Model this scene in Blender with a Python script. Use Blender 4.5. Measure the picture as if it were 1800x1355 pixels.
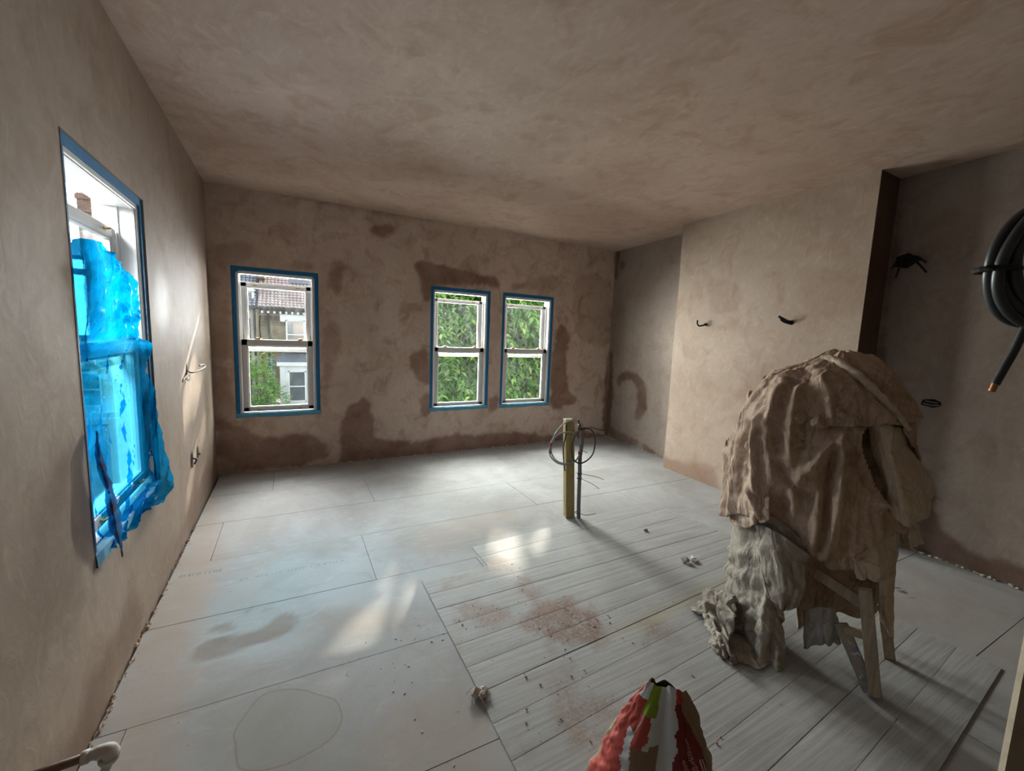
import bpy, bmesh, math, random
import numpy as np
from mathutils import Vector, Matrix
for o in list(bpy.data.objects): bpy.data.objects.remove(o)
S = bpy.context.scene; COL = S.collection
# ------------------------------------------------------------ camera, sky, sun, fill lamps, exposure
YAW, PITCH, ROLL = .4918, .1176, .0378
cam_d = bpy.data.cameras.new('camera'); cam = bpy.data.objects.new('camera', cam_d); COL.objects.link(cam)
cam_d.sensor_width = 36; cam_d.lens = 726.4849/1800*36; cam_d.clip_start = .02; cam_d.clip_end = 500
_f = Vector((math.sin(YAW)*math.cos(PITCH), math.cos(YAW)*math.cos(PITCH), -math.sin(PITCH)))
_r = Vector((math.cos(YAW), -math.sin(YAW), 0)); _u = _r.cross(_f)
_r2 = math.cos(ROLL)*_r + math.sin(ROLL)*_u; _u2 = -math.sin(ROLL)*_r + math.cos(ROLL)*_u
cam.matrix_world = Matrix(((_r2.x,_u2.x,-_f.x,.6825),(_r2.y,_u2.y,-_f.y,0),(_r2.z,_u2.z,-_f.z,1.4867),(0,0,0,1)))
S.camera = cam
S.view_settings.view_transform = 'Standard'; S.view_settings.look = 'None'
S.view_settings.gamma = 1; S.view_settings.use_curve_mapping = False
S.view_settings.exposure = 0.2
SUN_TO = Vector((.55, 1, .60)).normalized()      # direction towards the sun
wd = bpy.data.worlds.new('sky'); S.world = wd; wd.use_nodes = True
_n = wd.node_tree.nodes; _n.clear()
_sky = _n.new('ShaderNodeTexSky'); _sky.sky_type = 'NISHITA'; _sky.sun_disc = False
_sky.sun_elevation = math.asin(SUN_TO.z); _sky.sun_rotation = math.atan2(SUN_TO.x, SUN_TO.y)
_sky.air_density = 1.0; _sky.dust_density = 4.0; _sky.ozone_density = 1.0
_hsv = _n.new('ShaderNodeHueSaturation'); _hsv.inputs['Saturation'].default_value = .45
_bg = _n.new('ShaderNodeBackground'); _bg.inputs['Strength'].default_value = .95
_wo = _n.new('ShaderNodeOutputWorld')
wd.node_tree.links.new(_sky.outputs[0], _hsv.inputs['Color']); wd.node_tree.links.new(_hsv.outputs[0], _bg.inputs[0]); wd.node_tree.links.new(_bg.outputs[0], _wo.inputs[0])
sun_d = bpy.data.lights.new('sun', 'SUN'); sun = bpy.data.objects.new('sun', sun_d); COL.objects.link(sun)
sun_d.energy = 9.0; sun_d.angle = math.radians(.6); sun_d.color = (1, .9, .76)
sun.rotation_euler = (-SUN_TO).to_track_quat('-Z', 'Y').to_euler()
def fill_lamp(name, loc, direction, w, h, power, color):
    d = bpy.data.lights.new(name, 'AREA'); o = bpy.data.objects.new(name, d); COL.objects.link(o)
    d.shape = 'RECTANGLE'; d.size = w; d.size_y = h; d.energy = power; d.color = color
    o.location = loc; o.rotation_euler = Vector(direction).to_track_quat('-Z', 'Y').to_euler()
    return o
# added fill lamps, unseen, outside each of the four windows to brighten the room
fill_lamp('fill_lamp_left', (-.95, 2.15, 2.65), (1, .35, -1.0), 1.1, 1.2, 290, (.93, .97, 1))
fill_lamp('fill_lamp_far_left', (.50, 6.0, 1.8), (.05, -1, -.35), 1.2, 1.2, 270, (.97, .98, 1))
fill_lamp('fill_lamp_far_middle', (2.35, 6.0, 1.8), (.15, -1, -.35), 1.2, 1.2, 300, (.98, 1, .96))
fill_lamp('fill_lamp_far_right', (3.30, 6.0, 1.8), (.15, -1, -.35), 1.2, 1.2, 300, (.98, 1, .96))

# ------------------------------------------------------------ room measures
D, W, H = 4.8965, 4.9753, 2.8
TL, TR, TC, CB = .006, -.0434, -.0342, .3377
CY1, CY2 = 1.571, 3.372
YB = -1.6                                   # wall behind the camera
def lx(y): return TL*(D-y)
def rx(y): return W+TR*(D-y)
def chx(y): return W-CB+TC*(D-y)
rng = np.random.default_rng(7); random.seed(7)

# ------------------------------------------------------------ helpers
def link(o, parent=None):
    COL.objects.link(o)
    if parent is not None:
        o.parent = parent
    return o
def wloc(o):
    v = Vector(o.location)
    return v + wloc(o.parent) if o.parent else v
def tag(o, label=None, cat=None, group=None, kind=None):
    if label: o['label'] = label
    if cat: o['category'] = cat
    if group: o['group'] = group
    if kind: o['kind'] = kind
    return o
def empty(name, loc, label=None, cat=None, group=None, kind=None):
    o = bpy.data.objects.new(name, None); o.empty_display_size = .05; link(o); o.location = loc
    return tag(o, label, cat, group, kind)
def obj(name, geo, mat, parent=None, smooth=False, origin=None, attrs=None):
    """geo: bmesh or (verts, faces), in world coordinates; the object keeps them relative to its origin"""
    me = bpy.data.meshes.new(name)
    if isinstance(geo, bmesh.types.BMesh):
        bmesh.ops.recalc_face_normals(geo, faces=geo.faces[:]) if not smooth else None
        geo.to_mesh(me); geo.free()
    else:
        me.from_pydata([tuple(map(float, v)) for v in geo[0]], [], [tuple(map(int, f)) for f in geo[1]])
    base = wloc(parent) if parent is not None else Vector((0, 0, 0))
    if origin is not None: base = base + Vector(origin) if parent is not None else Vector(origin)
    me.transform(Matrix.Translation(-base))
    if attrs:
        for k, a in attrs.items():
            at = me.attributes.new(k, 'FLOAT', 'POINT'); at.data.foreach_set('value', np.asarray(a, np.float32))
    for m in (mat if isinstance(mat, (list, tuple)) else [mat]): me.materials.append(m)
    if smooth: me.polygons.foreach_set('use_smooth', [True]*len(me.polygons))
    o = bpy.data.objects.new(name, me); link(o, parent)
    if origin is not None: o.location = Vector(origin)
    return o
def fixn(o):
    bm = bmesh.new(); bm.from_mesh(o.data); bmesh.ops.recalc_face_normals(bm, faces=bm.faces[:]); bm.to_mesh(o.data); bm.free(); return o
def add_box(bm, c, s, bev=0, M=None):
    """box centre c, full sizes s, optional bevel, optional 4x4 or 3x3 frame applied afterwards"""
    r = bmesh.ops.create_cube(bm, size=1); vs = r['verts']
    for v in vs: v.co = Vector((v.co.x*s[0], v.co.y*s[1], v.co.z*s[2])) + Vector(c)
    if bev:
        es = list({e for v in vs for e in v.link_edges})
        r2 = bmesh.ops.bevel(bm, geom=es, offset=bev, segments=1, affect='EDGES', profile=.5)
        vs = list({v for f in r2['faces'] for v in f.verts} | {v for v in vs if v.is_valid})
    if M is not None:
        for v in vs: v.co = M @ v.co
    return vs
def box(c, s, bev=0, M=None):
    bm = bmesh.new(); add_box(bm, c, s, bev, M); return bm
def add_tube(bm, pts, rad, n=8, cap=True):
    pts = [Vector(p) for p in pts]; rr = rad if hasattr(rad, '__len__') else [rad]*len(pts)
    up = Vector((0, 0, 1)); rings = []; pn = None
    for i, p in enumerate(pts):
        t = (pts[min(i+1, len(pts)-1)] - pts[max(i-1, 0)]).normalized()
        if pn is None:
            pn = t.cross(up) if abs(t.z) < .95 else t.cross(Vector((1, 0, 0)))
        pn = (pn - t*pn.dot(t)).normalized(); b = t.cross(pn)
        rings.append([bm.verts.new(p + (pn*math.cos(a) + b*math.sin(a))*rr[i]) for a in [2*math.pi*k/n for k in range(n)]])
    for a, b in zip(rings, rings[1:]):
        for k in range(n): bm.faces.new((a[k], a[(k+1) % n], b[(k+1) % n], b[k]))
    if cap:
        bm.faces.new(rings[0][::-1]); bm.faces.new(rings[-1])
def tube(pts, rad, n=8):
    bm = bmesh.new(); add_tube(bm, pts, rad, n); return bm
def spline(pts, m=8, closed=False):
    """Catmull-Rom through points"""
    P = [np.array(p, float) for p in pts]; out = []; n = len(P)
    segs = n if closed else n-1
    for i in range(segs):
        if closed: p0, p1, p2, p3 = P[i-1], P[i], P[(i+1) % n], P[(i+2) % n]
        else: p0, p1, p2, p3 = P[max(i-1, 0)], P[i], P[i+1], P[min(i+2, n-1)]
        for k in range(m):
            t = k/m
            out.append(.5*((2*p1)+(-p0+p2)*t+(2*p0-5*p1+4*p2-p3)*t*t+(-p0+3*p1-3*p2+p3)*t**3))
    if not closed: out.append(P[-1])
    return [Vector(q) for q in out]
_lat = {}
def vnoise(x, y, seed=0, octaves=4):
    """fractal value noise in 0..1 on arrays"""
    x = np.asarray(x, float); y = np.asarray(y, float); tot = np.zeros(np.broadcast(x, y).shape); amp = .5; nrm = 0
    for o in range(octaves):
        if (seed, o) not in _lat: _lat[(seed, o)] = np.random.default_rng(seed*31+o).random((128, 128))
        L = _lat[(seed, o)]; xi = np.floor(x).astype(int); yi = np.floor(y).astype(int); fx = x-xi; fy = y-yi
        fx = fx*fx*(3-2*fx); fy = fy*fy*(3-2*fy)
        g = lambda a, b: L[a % 128, b % 128]
        tot += amp*((g(xi, yi)*(1-fx)+g(xi+1, yi)*fx)*(1-fy)+(g(xi, yi+1)*(1-fx)+g(xi+1, yi+1)*fx)*fy)
        nrm += amp; amp *= .5; x = x*2.03+17.3; y = y*2.03+5.1
    return tot/nrm
def sdf_poly(px, py, poly):
    """signed distance (negative inside) from points to a polygon rounded by corner cutting"""
    P = [np.array(q, float) for q in poly]
    for _ in range(2):
        P = [q for a, b in zip(P, P[1:]+P[:1]) for q in (a*.75+b*.25, a*.25+b*.75)]
    P = np.array(P); d = np.full(px.shape, 1e9); ins = np.zeros(px.shape, bool)
    for a, b in zip(P, np.roll(P, -1, 0)):
        e = b-a; L = max(e@e, 1e-12); t = np.clip(((px-a[0])*e[0]+(py-a[1])*e[1])/L, 0, 1)
        d = np.minimum(d, np.hypot(px-a[0]-t*e[0], py-a[1]-t*e[1]))
        c = (a[1] > py) != (b[1] > py)
        with np.errstate(divide='ignore', invalid='ignore'):
            xx = a[0]+(py-a[1])*(b[0]-a[0])/(b[1]-a[1])
        ins ^= c & (px < xx)
    return np.where(ins, -d, d)
def stains(u, v, polys, seed, soft=.03, rough=.06):
    w = np.zeros(u.shape)
    n = (vnoise(u*7, v*7, seed, 4)-.5)*2*rough + (vnoise(u*30, v*30, seed+1, 2)-.5)*rough*.5
    tone = .75+.5*(vnoise(u*5, v*5, seed+2, 4))
    for s, p in polys:
        m = (u > min(q[0] for q in p)-.25) & (u < max(q[0] for q in p)+.25) & (v > min(q[1] for q in p)-.25) & (v < max(q[1] for q in p)+.25)
        if not m.any(): continue
        d = sdf_poly(u[m], v[m], p)+n[m]
        t = np.clip(.5-d/(2*soft), 0, 1); t = t*t*(3-2*t)
        w[m] = np.maximum(w[m], s*t*tone[m])
    return np.clip(w, 0, 1)
# ------------------------------------------------------------ materials
class NT:
    def __init__(s, name):
        s.m = bpy.data.materials.new(name); s.m.use_nodes = True; s.t = s.m.node_tree; s.t.nodes.clear()
        s.out = s.t.nodes.new('ShaderNodeOutputMaterial')
    def n(s, typ, **kw):
        nd = s.t.nodes.new('ShaderNode'+typ)
        for k, v in kw.items():
            if k.startswith('_'): setattr(nd, k[1:], v)
            else:
                key = int(k[1:]) if k[0] == 'i' and k[1:].isdigit() else k.replace('__', ' ')
                i = nd.inputs[key]
                if hasattr(v, 'is_output') or isinstance(v, bpy.types.NodeSocket): s.t.links.new(v, i)
                else: i.default_value = v
        return nd
    def pos(s): return s.n('NewGeometry').outputs['Position']
    def mapping(s, vec, scale=(1, 1, 1), rot=(0, 0, 0)):
        return s.n('Mapping', Vector=vec, Scale=scale, Rotation=rot).outputs[0]
    def noise(s, vec, scale, detail=5, rough=.55, dist=0):
        return s.n('TexNoise', Vector=vec, Scale=scale, Detail=detail, Roughness=rough, Distortion=dist).outputs['Fac']
    def ramp(s, fac, *stops):
        r = s.n('ValToRGB', Fac=fac); e = r.color_ramp.elements
        while len(e) < len(stops): e.new(.5)
        for el, (p, c) in zip(e, stops): el.position = p; el.color = (*c, 1) if len(c) == 3 else c
        return r.outputs[0]
    def mr(s, v, a, b, c=0, d=1):
        return s.n('MapRange', Value=v, i1=a, i2=b, i3=c, i4=d).outputs[0]
    def math(s, op, a, b=0.0):
        nd = s.n('Math', _operation=op, i0=a); 
        if isinstance(b, bpy.types.NodeSocket): s.t.links.new(b, nd.inputs[1])
        else: nd.inputs[1].default_value = b
        return nd.outputs[0]
    def mix(s, fac, a, b, blend='MIX'):
        nd = s.n('Mix', _data_type='RGBA', _blend_type=blend)
        for i, v in ((0, fac), (6, a), (7, b)):
            if isinstance(v, bpy.types.NodeSocket): s.t.links.new(v, nd.inputs[i])
            else: nd.inputs[i].default_value = v if i == 0 else (*v, 1)
        return nd.outputs[2]
    def attr(s, name): return s.n('Attribute', _attribute_name=name).outputs['Fac']
    def bump(s, h, strength=.3, dist=.01):
        return s.n('Bump', Height=h, Strength=strength, Distance=dist).outputs[0]
    def pbr(s, col, rough=.8, normal=None, metal=0, spec=.3):
        p = s.n('BsdfPrincipled', Roughness=rough, Metallic=metal)
        p.inputs['Specular IOR Level'].default_value = spec
        if isinstance(col, bpy.types.NodeSocket): s.t.links.new(col, p.inputs['Base Color'])
        else: p.inputs['Base Color'].default_value = (*col, 1)
        if normal is not None: s.t.links.new(normal, p.inputs['Normal'])
        return p.outputs[0]
    def surf(s, sh): s.t.links.new(sh, s.out.inputs['Surface']); return s.m
def simple(name, col, rough=.6, metal=0, var=.12, scale=14, spec=.3, bump=0):
    t = NT(name); p = t.pos(); n = t.noise(p, scale, 5)
    c = t.mix(n, tuple(x*(1-var) for x in col), tuple(min(1, x*(1+var)) for x in col))
    return t.surf(t.pbr(c, rough, t.bump(n, bump) if bump else None, metal, spec))
def plaster(name, dry_a, dry_b, wet_shade, warm, streak=(1, 1, .35), seed=0.):
    t = NT(name); p0 = t.pos(); p = t.n('VectorMath', _operation='ADD', i0=p0, i1=(seed, seed*.7, 0)).outputs[0]
    big = t.noise(p, 1.1, 6, .6, .5); mid = t.noise(p, 4.5, 7, .62, .8); fine = t.noise(p, 26, 4, .6)
    tr = t.noise(t.mapping(p, (5*streak[0], 5*streak[1], 5*streak[2]), (.5, .3, .5)), 2.2, 7, .6, 1.6)
    c = t.mix(t.mr(big, .35, .65), dry_a, dry_b)
    c = t.mix(t.math('MULTIPLY', t.mr(mid, .48, .68), .8), c, warm)
    c = t.mix(t.math('MULTIPLY', t.mr(tr, .52, .68), .36), c, tuple(min(1, x*1.2) for x in dry_b))
    w = t.attr('wet_shade'); wn = t.math('MULTIPLY', w, t.mr(t.math('ADD', t.math('MULTIPLY', mid, .6), t.math('MULTIPLY', fine, .4)), .3, .7, .72, 1.2))
    c = t.mix(wn, c, wet_shade)
    scr = t.noise(t.mapping(p, (2, 2, 9), (.4, .9, .2)), 5, 5, .7, 2.5)
    c = t.mix(t.math('MULTIPLY', t.mr(scr, .66, .76), .2), c, tuple(min(1, x*1.45) for x in dry_b))
    c = t.mix(t.mr(fine, .3, .7, 0, .25), c, tuple(x*.8 for x in dry_a))
    h = t.math('ADD', t.math('MULTIPLY', tr, .7), t.math('MULTIPLY', mid, .6))
    return t.surf(t.pbr(c, t.mr(w, 0, 1, .72, .5), t.bump(h, .17, .02), 0, .25))
M = {}
M['far'] = plaster('plaster_far', (.52, .405, .33), (.64, .515, .435), (.20, .10, .066), (.35, .23, .17), (1, 1, .5))
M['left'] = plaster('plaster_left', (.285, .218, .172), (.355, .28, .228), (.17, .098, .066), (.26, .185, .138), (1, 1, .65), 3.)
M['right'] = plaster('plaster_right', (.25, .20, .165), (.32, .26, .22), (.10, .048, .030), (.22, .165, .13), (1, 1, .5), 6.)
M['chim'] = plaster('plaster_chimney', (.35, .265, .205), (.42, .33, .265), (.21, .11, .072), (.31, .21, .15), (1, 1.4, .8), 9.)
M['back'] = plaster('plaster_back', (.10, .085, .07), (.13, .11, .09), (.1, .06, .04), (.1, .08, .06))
M['ceil'] = plaster('plaster_ceiling', (.44, .325, .258), (.53, .402, .328), (.31, .185, .13), (.39, .255, .185), (1, .5, 1), 12.)
def _glass():
    t = NT('window_glass'); lw = t.n('LayerWeight', Blend=.25)
    tr = t.n('BsdfTransparent', Color=(.96, .98, .97, 1)); gl = t.n('BsdfGlossy', Roughness=.03, Color=(1, 1, 1, 1))
    dirt = t.n('BsdfTranslucent', Color=(.9, .92, .93, 1))
    p = t.pos(); d = t.noise(t.mapping(p, (3, 3, 1.2)), 6, 6, .65, 1)
    m0 = t.n('MixShader', Fac=t.mr(d, .45, .85, .001, .008)); t.t.links.new(tr.outputs[0], m0.inputs[1]); t.t.links.new(dirt.outputs[0], m0.inputs[2])
    m = t.n('MixShader', Fac=t.math('MULTIPLY', lw.outputs['Fresnel'], .55)); t.t.links.new(m0.outputs[0], m.inputs[1]); t.t.links.new(gl.outputs[0], m.inputs[2])
    return t.surf(m.outputs[0])
M['glass'] = _glass()
M['dark_glass'] = simple('far_window_glass', (.10, .12, .13), .08, 0, .5, 2.2, .8)
M['white'] = simple('white_paint', (.60, .595, .585), .42, 0, .05, 20, .4)
M['tape'] = simple('blue_masking_tape', (.012, .15, .34), .6, 0, .22, 18, .25)
M['tape_sill'] = simple('blue_masking_tape_lit', (.10, .30, .44), .65, 0, .25, 18, .25)  # sill tape made paler, the light on the sill put into its colour
M['brass'] = simple('brass', (.62, .42, .16), .32, 1, .15, 40)
M['black'] = simple('black_plastic', (.012, .012, .013), .5, 0, .3, 30)
M['void'] = simple('dark_void', (.02, .014, .011), .95, 0, .3, 9)

# ------------------------------------------------------------ room shell
STAIN_FAR= [(0.85, [(0.002, -0.007), (-0.026, 0.581), (0.174, 0.551), (0.291, 0.414), (0.444, 0.335), (0.654, 0.379), (0.806, 0.368), (0.985, 0.251), (1.018, 0.164), (0.999, 0.022)]), (0.55, [(-0.077, 1.112), (0.16, 1.113), (0.179, 0.568), (0.29, 0.384), (0.178, -0.054), (0.006, -0.031)]), (0.4, [(-0.055, 2.279), (0.141, 2.254), (0.174, 2.046), (0.169, 1.113), (-0.061, 1.057)]), (0.9, [(1.135, 0.086), (1.175, 0.528), (1.272, 0.653), (1.394, 0.713), (1.493, 0.643), (1.518, 0.427), (1.544, 0.263), (1.781, 0.201), (2.121, 0.172), (2.446, 0.218), (2.825, 0.15), (3.072, 0.2), (3.46, 0.154), (3.943, 0.082), (4.5, 0.16), (4.668, 0.077), (4.976, -0.001), (4.994, -0.223), (1.133, -0.079)]), (0.6, [(1.057, 2.231), (1.214, 2.213), (1.19, 2.067), (1.142, 1.871), (1.053, 1.959)]), (0.45, [(1.026, 1.573), (1.162, 1.58), (1.159, 1.284), (1.063, 0.99), (1.037, 0.689), (0.967, 0.591), (0.935, 1.053)]), (0.85, [(1.473, 2.601), (1.643, 2.675), (1.743, 2.666), (1.743, 2.561), (1.594, 2.54)]), (0.9, [(1.953, 2.253), (2.045, 2.328), (2.183, 2.298), (2.579, 2.274), (2.942, 2.263), (3.082, 2.177), (3.036, 2.101), (2.689, 2.092), (2.179, 2.067), (2.141, 1.844), (2.051, 1.904), (2.001, 2.103)]), (0.85, [(1.896, 1.15), (1.962, 1.293), (2.169, 1.379), (2.176, 0.894), (2.063, 0.882), (1.945, 0.967)]), (0.7, [(2.03, 0.709), (2.177, 0.782), (2.188, 0.555), (2.118, 0.437), (2.046, 0.541)]), (0.8, [(2.961, 0.5), (2.997, 0.674), (3.095, 0.724), (3.145, 0.522)]), (0.9, [(3.984, 1.706), (4.184, 1.635), (4.246, 1.442), (4.147, 1.277), (4.2, 0.915), (4.273, 0.738), (4.404, 0.623), (4.379, 0.539), (4.186, 0.513), (4.09, 0.434), (3.911, 0.485), (3.939, 1.33)]), (0.95, [(4.995, 1.402), (5.046, 1.473), (5.079, 0.956), (5.041, 0.048), (4.91, 0.112), (4.909, 0.817), (4.965, 1.228)]), (0.9, [(4.942, 2.805), (5.007, 2.813), (5.031, 2.417), (4.976, 2.412)]), (0.45, [(-0.004, 2.261), (0.401, 2.289), (0.396, 2.114), (-0.014, 2.026)]), (0.4, [(0.637, 2.097), (0.741, 2.193), (0.952, 2.189), (0.951, 2.084)]), (0.4, [(3.126, 2.116), (3.921, 2.109), (4.009, 2.233), (3.906, 2.377), (3.591, 2.27)]), (0.35, [(4.143, 2.401), (4.969, 2.486), (5.072, 1.299), (4.306, 1.452)]), (0.35, [(0.462, 2.897), (2.166, 2.91), (2.169, 2.75), (0.459, 2.78)])]
STAIN_RIGHT= [(0.85, [(4.725, 0.87), (4.623, 1.001), (4.445, 1.067), (4.139, 0.993), (4.087, 0.912), (4.041, 0.574), (4.153, 0.385), (4.259, 0.413), (4.186, 0.701), (4.299, 0.911), (4.514, 0.92), (4.616, 0.815)]), (0.7, [(4.819, 0.071), (4.71, 0.202), (4.469, 0.117), (4.139, 0.137), (4.162, 0.033), (4.577, -0.065)]), (0.85, [(4.083, 0.029), (4.044, 0.088), (3.84, 0.062), (3.724, 0.017), (3.777, -0.045)]), (0.9, [(4.898, 2.809), (4.807, 2.794), (4.818, 2.403), (4.896, 2.412)]), (0.9, [(4.844, 1.386), (4.774, 0.96), (4.748, 0.176), (4.89, -0.055), (4.898, 1.123)]), (0.8, [(4.791, 2.638), (4.713, 2.602), (4.716, 2.514), (4.805, 2.525)]), (0.85, [(1.251, 0.689), (1.168, 0.67), (1.09, 0.587), (1.074, 0.317), (1.0, 0.182), (0.868, 0.149), (0.747, 0.131), (0.64, 0.134), (0.529, 0.158), (0.508, -0.017), (0.627, -0.014), (0.871, -0.011), (1.185, -0.02), (1.245, 0.264)]), (0.45, [(1.371, 0.994), (1.261, 1.058), (1.209, 0.723), (1.219, 0.274), (1.329, 0.322)]), (0.6, [(1.575, 2.809), (1.536, 2.764), (1.533, 2.088), (1.507, 1.426), (1.553, 1.377)]), (0.5, [(1.105, 0.667), (1.086, 0.757), (1.052, 0.599)])]
STAIN_CHIM= [(0.65, [(3.412, 0.159), (3.271, 0.15), (3.028, 0.167), (2.788, 0.219), (2.678, 0.16), (2.632, 0.052), (2.534, -0.064), (3.418, -0.048)]), (0.3, [(3.043, 2.116), (2.686, 2.192), (2.529, 1.852), (2.83, 1.75)]), (0.25, [(2.09, 2.122), (1.597, 2.106), (1.571, 1.723), (1.954, 1.731)]), (0.25, [(2.522, 1.247), (2.013, 1.44), (2.063, 1.034), (2.479, 0.859)])]
STAIN_LEFT= [(0.45, [(1.744, 1.136), (1.877, 1.086), (2.012, 1.074), (2.011, 0.578), (1.901, 0.65), (1.772, 0.922)]), (0.75, [(2.365, 0.312), (2.27, 0.26), (2.114, 0.232), (1.939, 0.216), (1.827, 0.151), (1.661, 0.159), (1.503, 0.208), (1.743, -0.051), (2.016, -0.008), (2.49, 0.017), (2.443, 0.21)]), (0.5, [(4.407, 0.339), (4.827, 0.195), (4.838, -0.011), (3.692, 0.034), (3.187, 0.059), (3.01, 0.056), (3.309, 0.158)]), (0.35, [(3.113, 1.804), (3.363, 1.766), (3.361, 1.519), (3.071, 1.416), (2.969, 1.573)]), (0.3, [(4.079, 0.62), (4.366, 0.504), (4.004, 0.167), (3.634, 0.211)])]
STAIN_FLOOR= [(0.7, [(0.243, 2.144), (0.275, 2.267), (0.439, 2.241), (0.535, 2.231), (0.582, 2.316), (0.653, 2.313), (0.684, 2.23), (0.653, 2.158), (0.559, 2.134), (0.4, 2.114), (0.283, 2.11)]), (0.55, [(0.419, 2.363), (0.442, 2.441), (0.479, 2.434), (0.456, 2.389)]), (0.5, [(0.269, 2.308), (0.315, 2.37), (0.384, 2.352), (0.421, 2.284), (0.372, 2.264)]), (0.5, [(0.508, 2.375), (0.537, 2.412), (0.585, 2.401), (0.544, 2.379)])]
PUDDLE= [(0.466, 1.632), (0.467, 1.67), (0.518, 1.771), (0.555, 1.812), (0.669, 1.776), (0.773, 1.677), (0.816, 1.628), (0.827, 1.537), (0.79, 1.474), (0.694, 1.45), (0.613, 1.443), (0.492, 1.483)]
DUST= [(0.8, [(1.773, 1.742), (1.921, 1.805), (2.069, 1.793), (2.125, 1.656), (2.119, 1.508), (2.024, 1.44), (1.834, 1.466), (1.704, 1.569)]), (0.6, [(1.473, 1.81), (1.58, 1.908), (1.716, 1.899), (1.679, 1.761), (1.535, 1.735)]), (0.5, [(1.892, 2.125), (1.991, 2.047), (1.918, 1.862), (1.829, 1.903)]), (0.5, [(1.44, 1.974), (1.621, 1.999), (1.516, 1.837), (1.379, 1.808)]), (0.55, [(1.611, 1.321), (1.749, 1.304), (1.795, 1.171), (1.768, 1.071), (1.604, 1.074), (1.6, 1.179)]), (0.5, [(1.667, 1.12), (1.771, 1.042), (1.743, 0.982), (1.634, 1.011)]), (0.5, [(2.364, 1.467), (2.464, 1.42), (2.328, 1.318), (2.235, 1.362)]), (0.4, [(1.768, 1.42), (1.865, 1.374), (1.781, 1.306), (1.7, 1.344)]), (0.45, [(1.253, 1.782), (1.366, 1.771), (1.315, 1.635), (1.218, 1.626)]), (0.45, [(1.374, 2.231), (1.713, 2.207), (1.696, 2.084), (1.386, 2.107)]), (0.5, [(1.763, 2.365), (1.9, 2.343), (1.923, 2.182), (1.746, 2.192)]), (0.5, [(1.373, 1.139), (1.445, 1.139), (1.436, 1.085), (1.362, 1.099)])]
YELLOW= [(0.6, [(2.104, 1.468), (2.627, 1.501), (3.163, 1.549), (3.201, 1.497), (2.589, 1.43), (2.108, 1.431)])]

WINS = {'far': [(.1775, .9464, .5735, 2.069), (2.163, 2.949, .537, 2.052), (3.122, 3.9165, .537, 2.052)],
        'left': [(2.006, 2.909, .574, 2.122)]}
def grid_lines(a, b, step, extra):
    n = max(1, round((b-a)/step)); L = list(np.linspace(a, b, n+1))
    for e in extra:
        k = int(np.argmin([abs(q-e) for q in L])); L[k] = e
    return sorted(set(L))
def wall(name, u0, u1, v0, v1, step, fn, polys, mat, seed, holes=(), depth=.20, soft=.03, label=None, wob=.0012):
    us = grid_lines(u0, u1, step, [e for h in holes for e in h[:2]]); vs = grid_lines(v0, v1, step, [e for h in holes for e in h[2:]])
    U, V = np.meshgrid(us, vs, indexing='ij'); nu, nv = U.shape
    wet_shade = stains(U, V, polys, seed, soft)
    relief = (vnoise(U*2.2, V*2.2, seed+5, 3)-.5)*wob*4
    verts = []; faces = []; at = []
    for i in range(nu):
        for j in range(nv):
            verts.append(fn(us[i], vs[j], relief[i, j])); at.append(wet_shade[i, j])
    for i in range(nu-1):
        for j in range(nv-1):
            cu = (us[i]+us[i+1])/2; cv = (vs[j]+vs[j+1])/2
            if any(h[0] < cu < h[1] and h[2] < cv < h[3] for h in holes): continue
            faces.append((i*nv+j, (i+1)*nv+j, (i+1)*nv+j+1, i*nv+j+1))
    # outer skin and reveals
    def quad(pts):
        k = len(verts); verts.extend(fn(*p) for p in pts); at.extend([0.]*4); faces.append((k, k+1, k+2, k+3))
    if depth:
        hs = sorted(holes); xs = [u0-.3] + [e for h in hs for e in h[:2]] + [u1+.3]
        for i in range(len(xs)-1):
            if i % 2 == 0: quad([(xs[i], v0-.1, depth), (xs[i+1], v0-.1, depth), (xs[i+1], v1+.3, depth), (xs[i], v1+.3, depth)])
            else:
                h = hs[i//2]
                quad([(h[0], v0-.1, depth), (h[1], v0-.1, depth), (h[1], h[2], depth), (h[0], h[2], depth)])
                quad([(h[0], h[3], depth), (h[1], h[3], depth), (h[1], v1+.3, depth), (h[0], v1+.3, depth)])
        for h in holes:
            a, b, c, d = h; C4 = [(a, c), (b, c), (b, d), (a, d)]
            for p, q in zip(C4, C4[1:]+C4[:1]): quad([(*p, -.002), (*q, -.002), (*q, depth), (*p, depth)])
    o = obj(name, (verts, faces), mat, attrs={'wet_shade': at}, smooth=False)
    o.data.polygons.foreach_set('use_smooth', [True]*len(o.data.polygons))
    tag(o, label, kind='structure'); return o
wall('wall_far', -.06, W+.1, -.06, H+.01, .021, lambda u, v, w: (u, D+w, v), STAIN_FAR, M['far'], 11, WINS['far'], label='pinkish brown damp plaster wall with three taped sash windows')
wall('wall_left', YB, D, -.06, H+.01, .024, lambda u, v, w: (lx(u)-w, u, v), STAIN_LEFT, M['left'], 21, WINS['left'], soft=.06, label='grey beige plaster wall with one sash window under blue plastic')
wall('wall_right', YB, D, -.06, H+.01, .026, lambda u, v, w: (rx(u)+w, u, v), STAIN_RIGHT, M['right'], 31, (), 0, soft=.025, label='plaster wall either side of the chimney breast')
wall('wall_chimney_breast', CY1, CY2, -.06, H+.01, .026, lambda u, v, w: (chx(u)+w, u, v), STAIN_CHIM, M['chim'], 41, (), 0, soft=.035, label='wide plastered chimney breast on the right')
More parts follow.
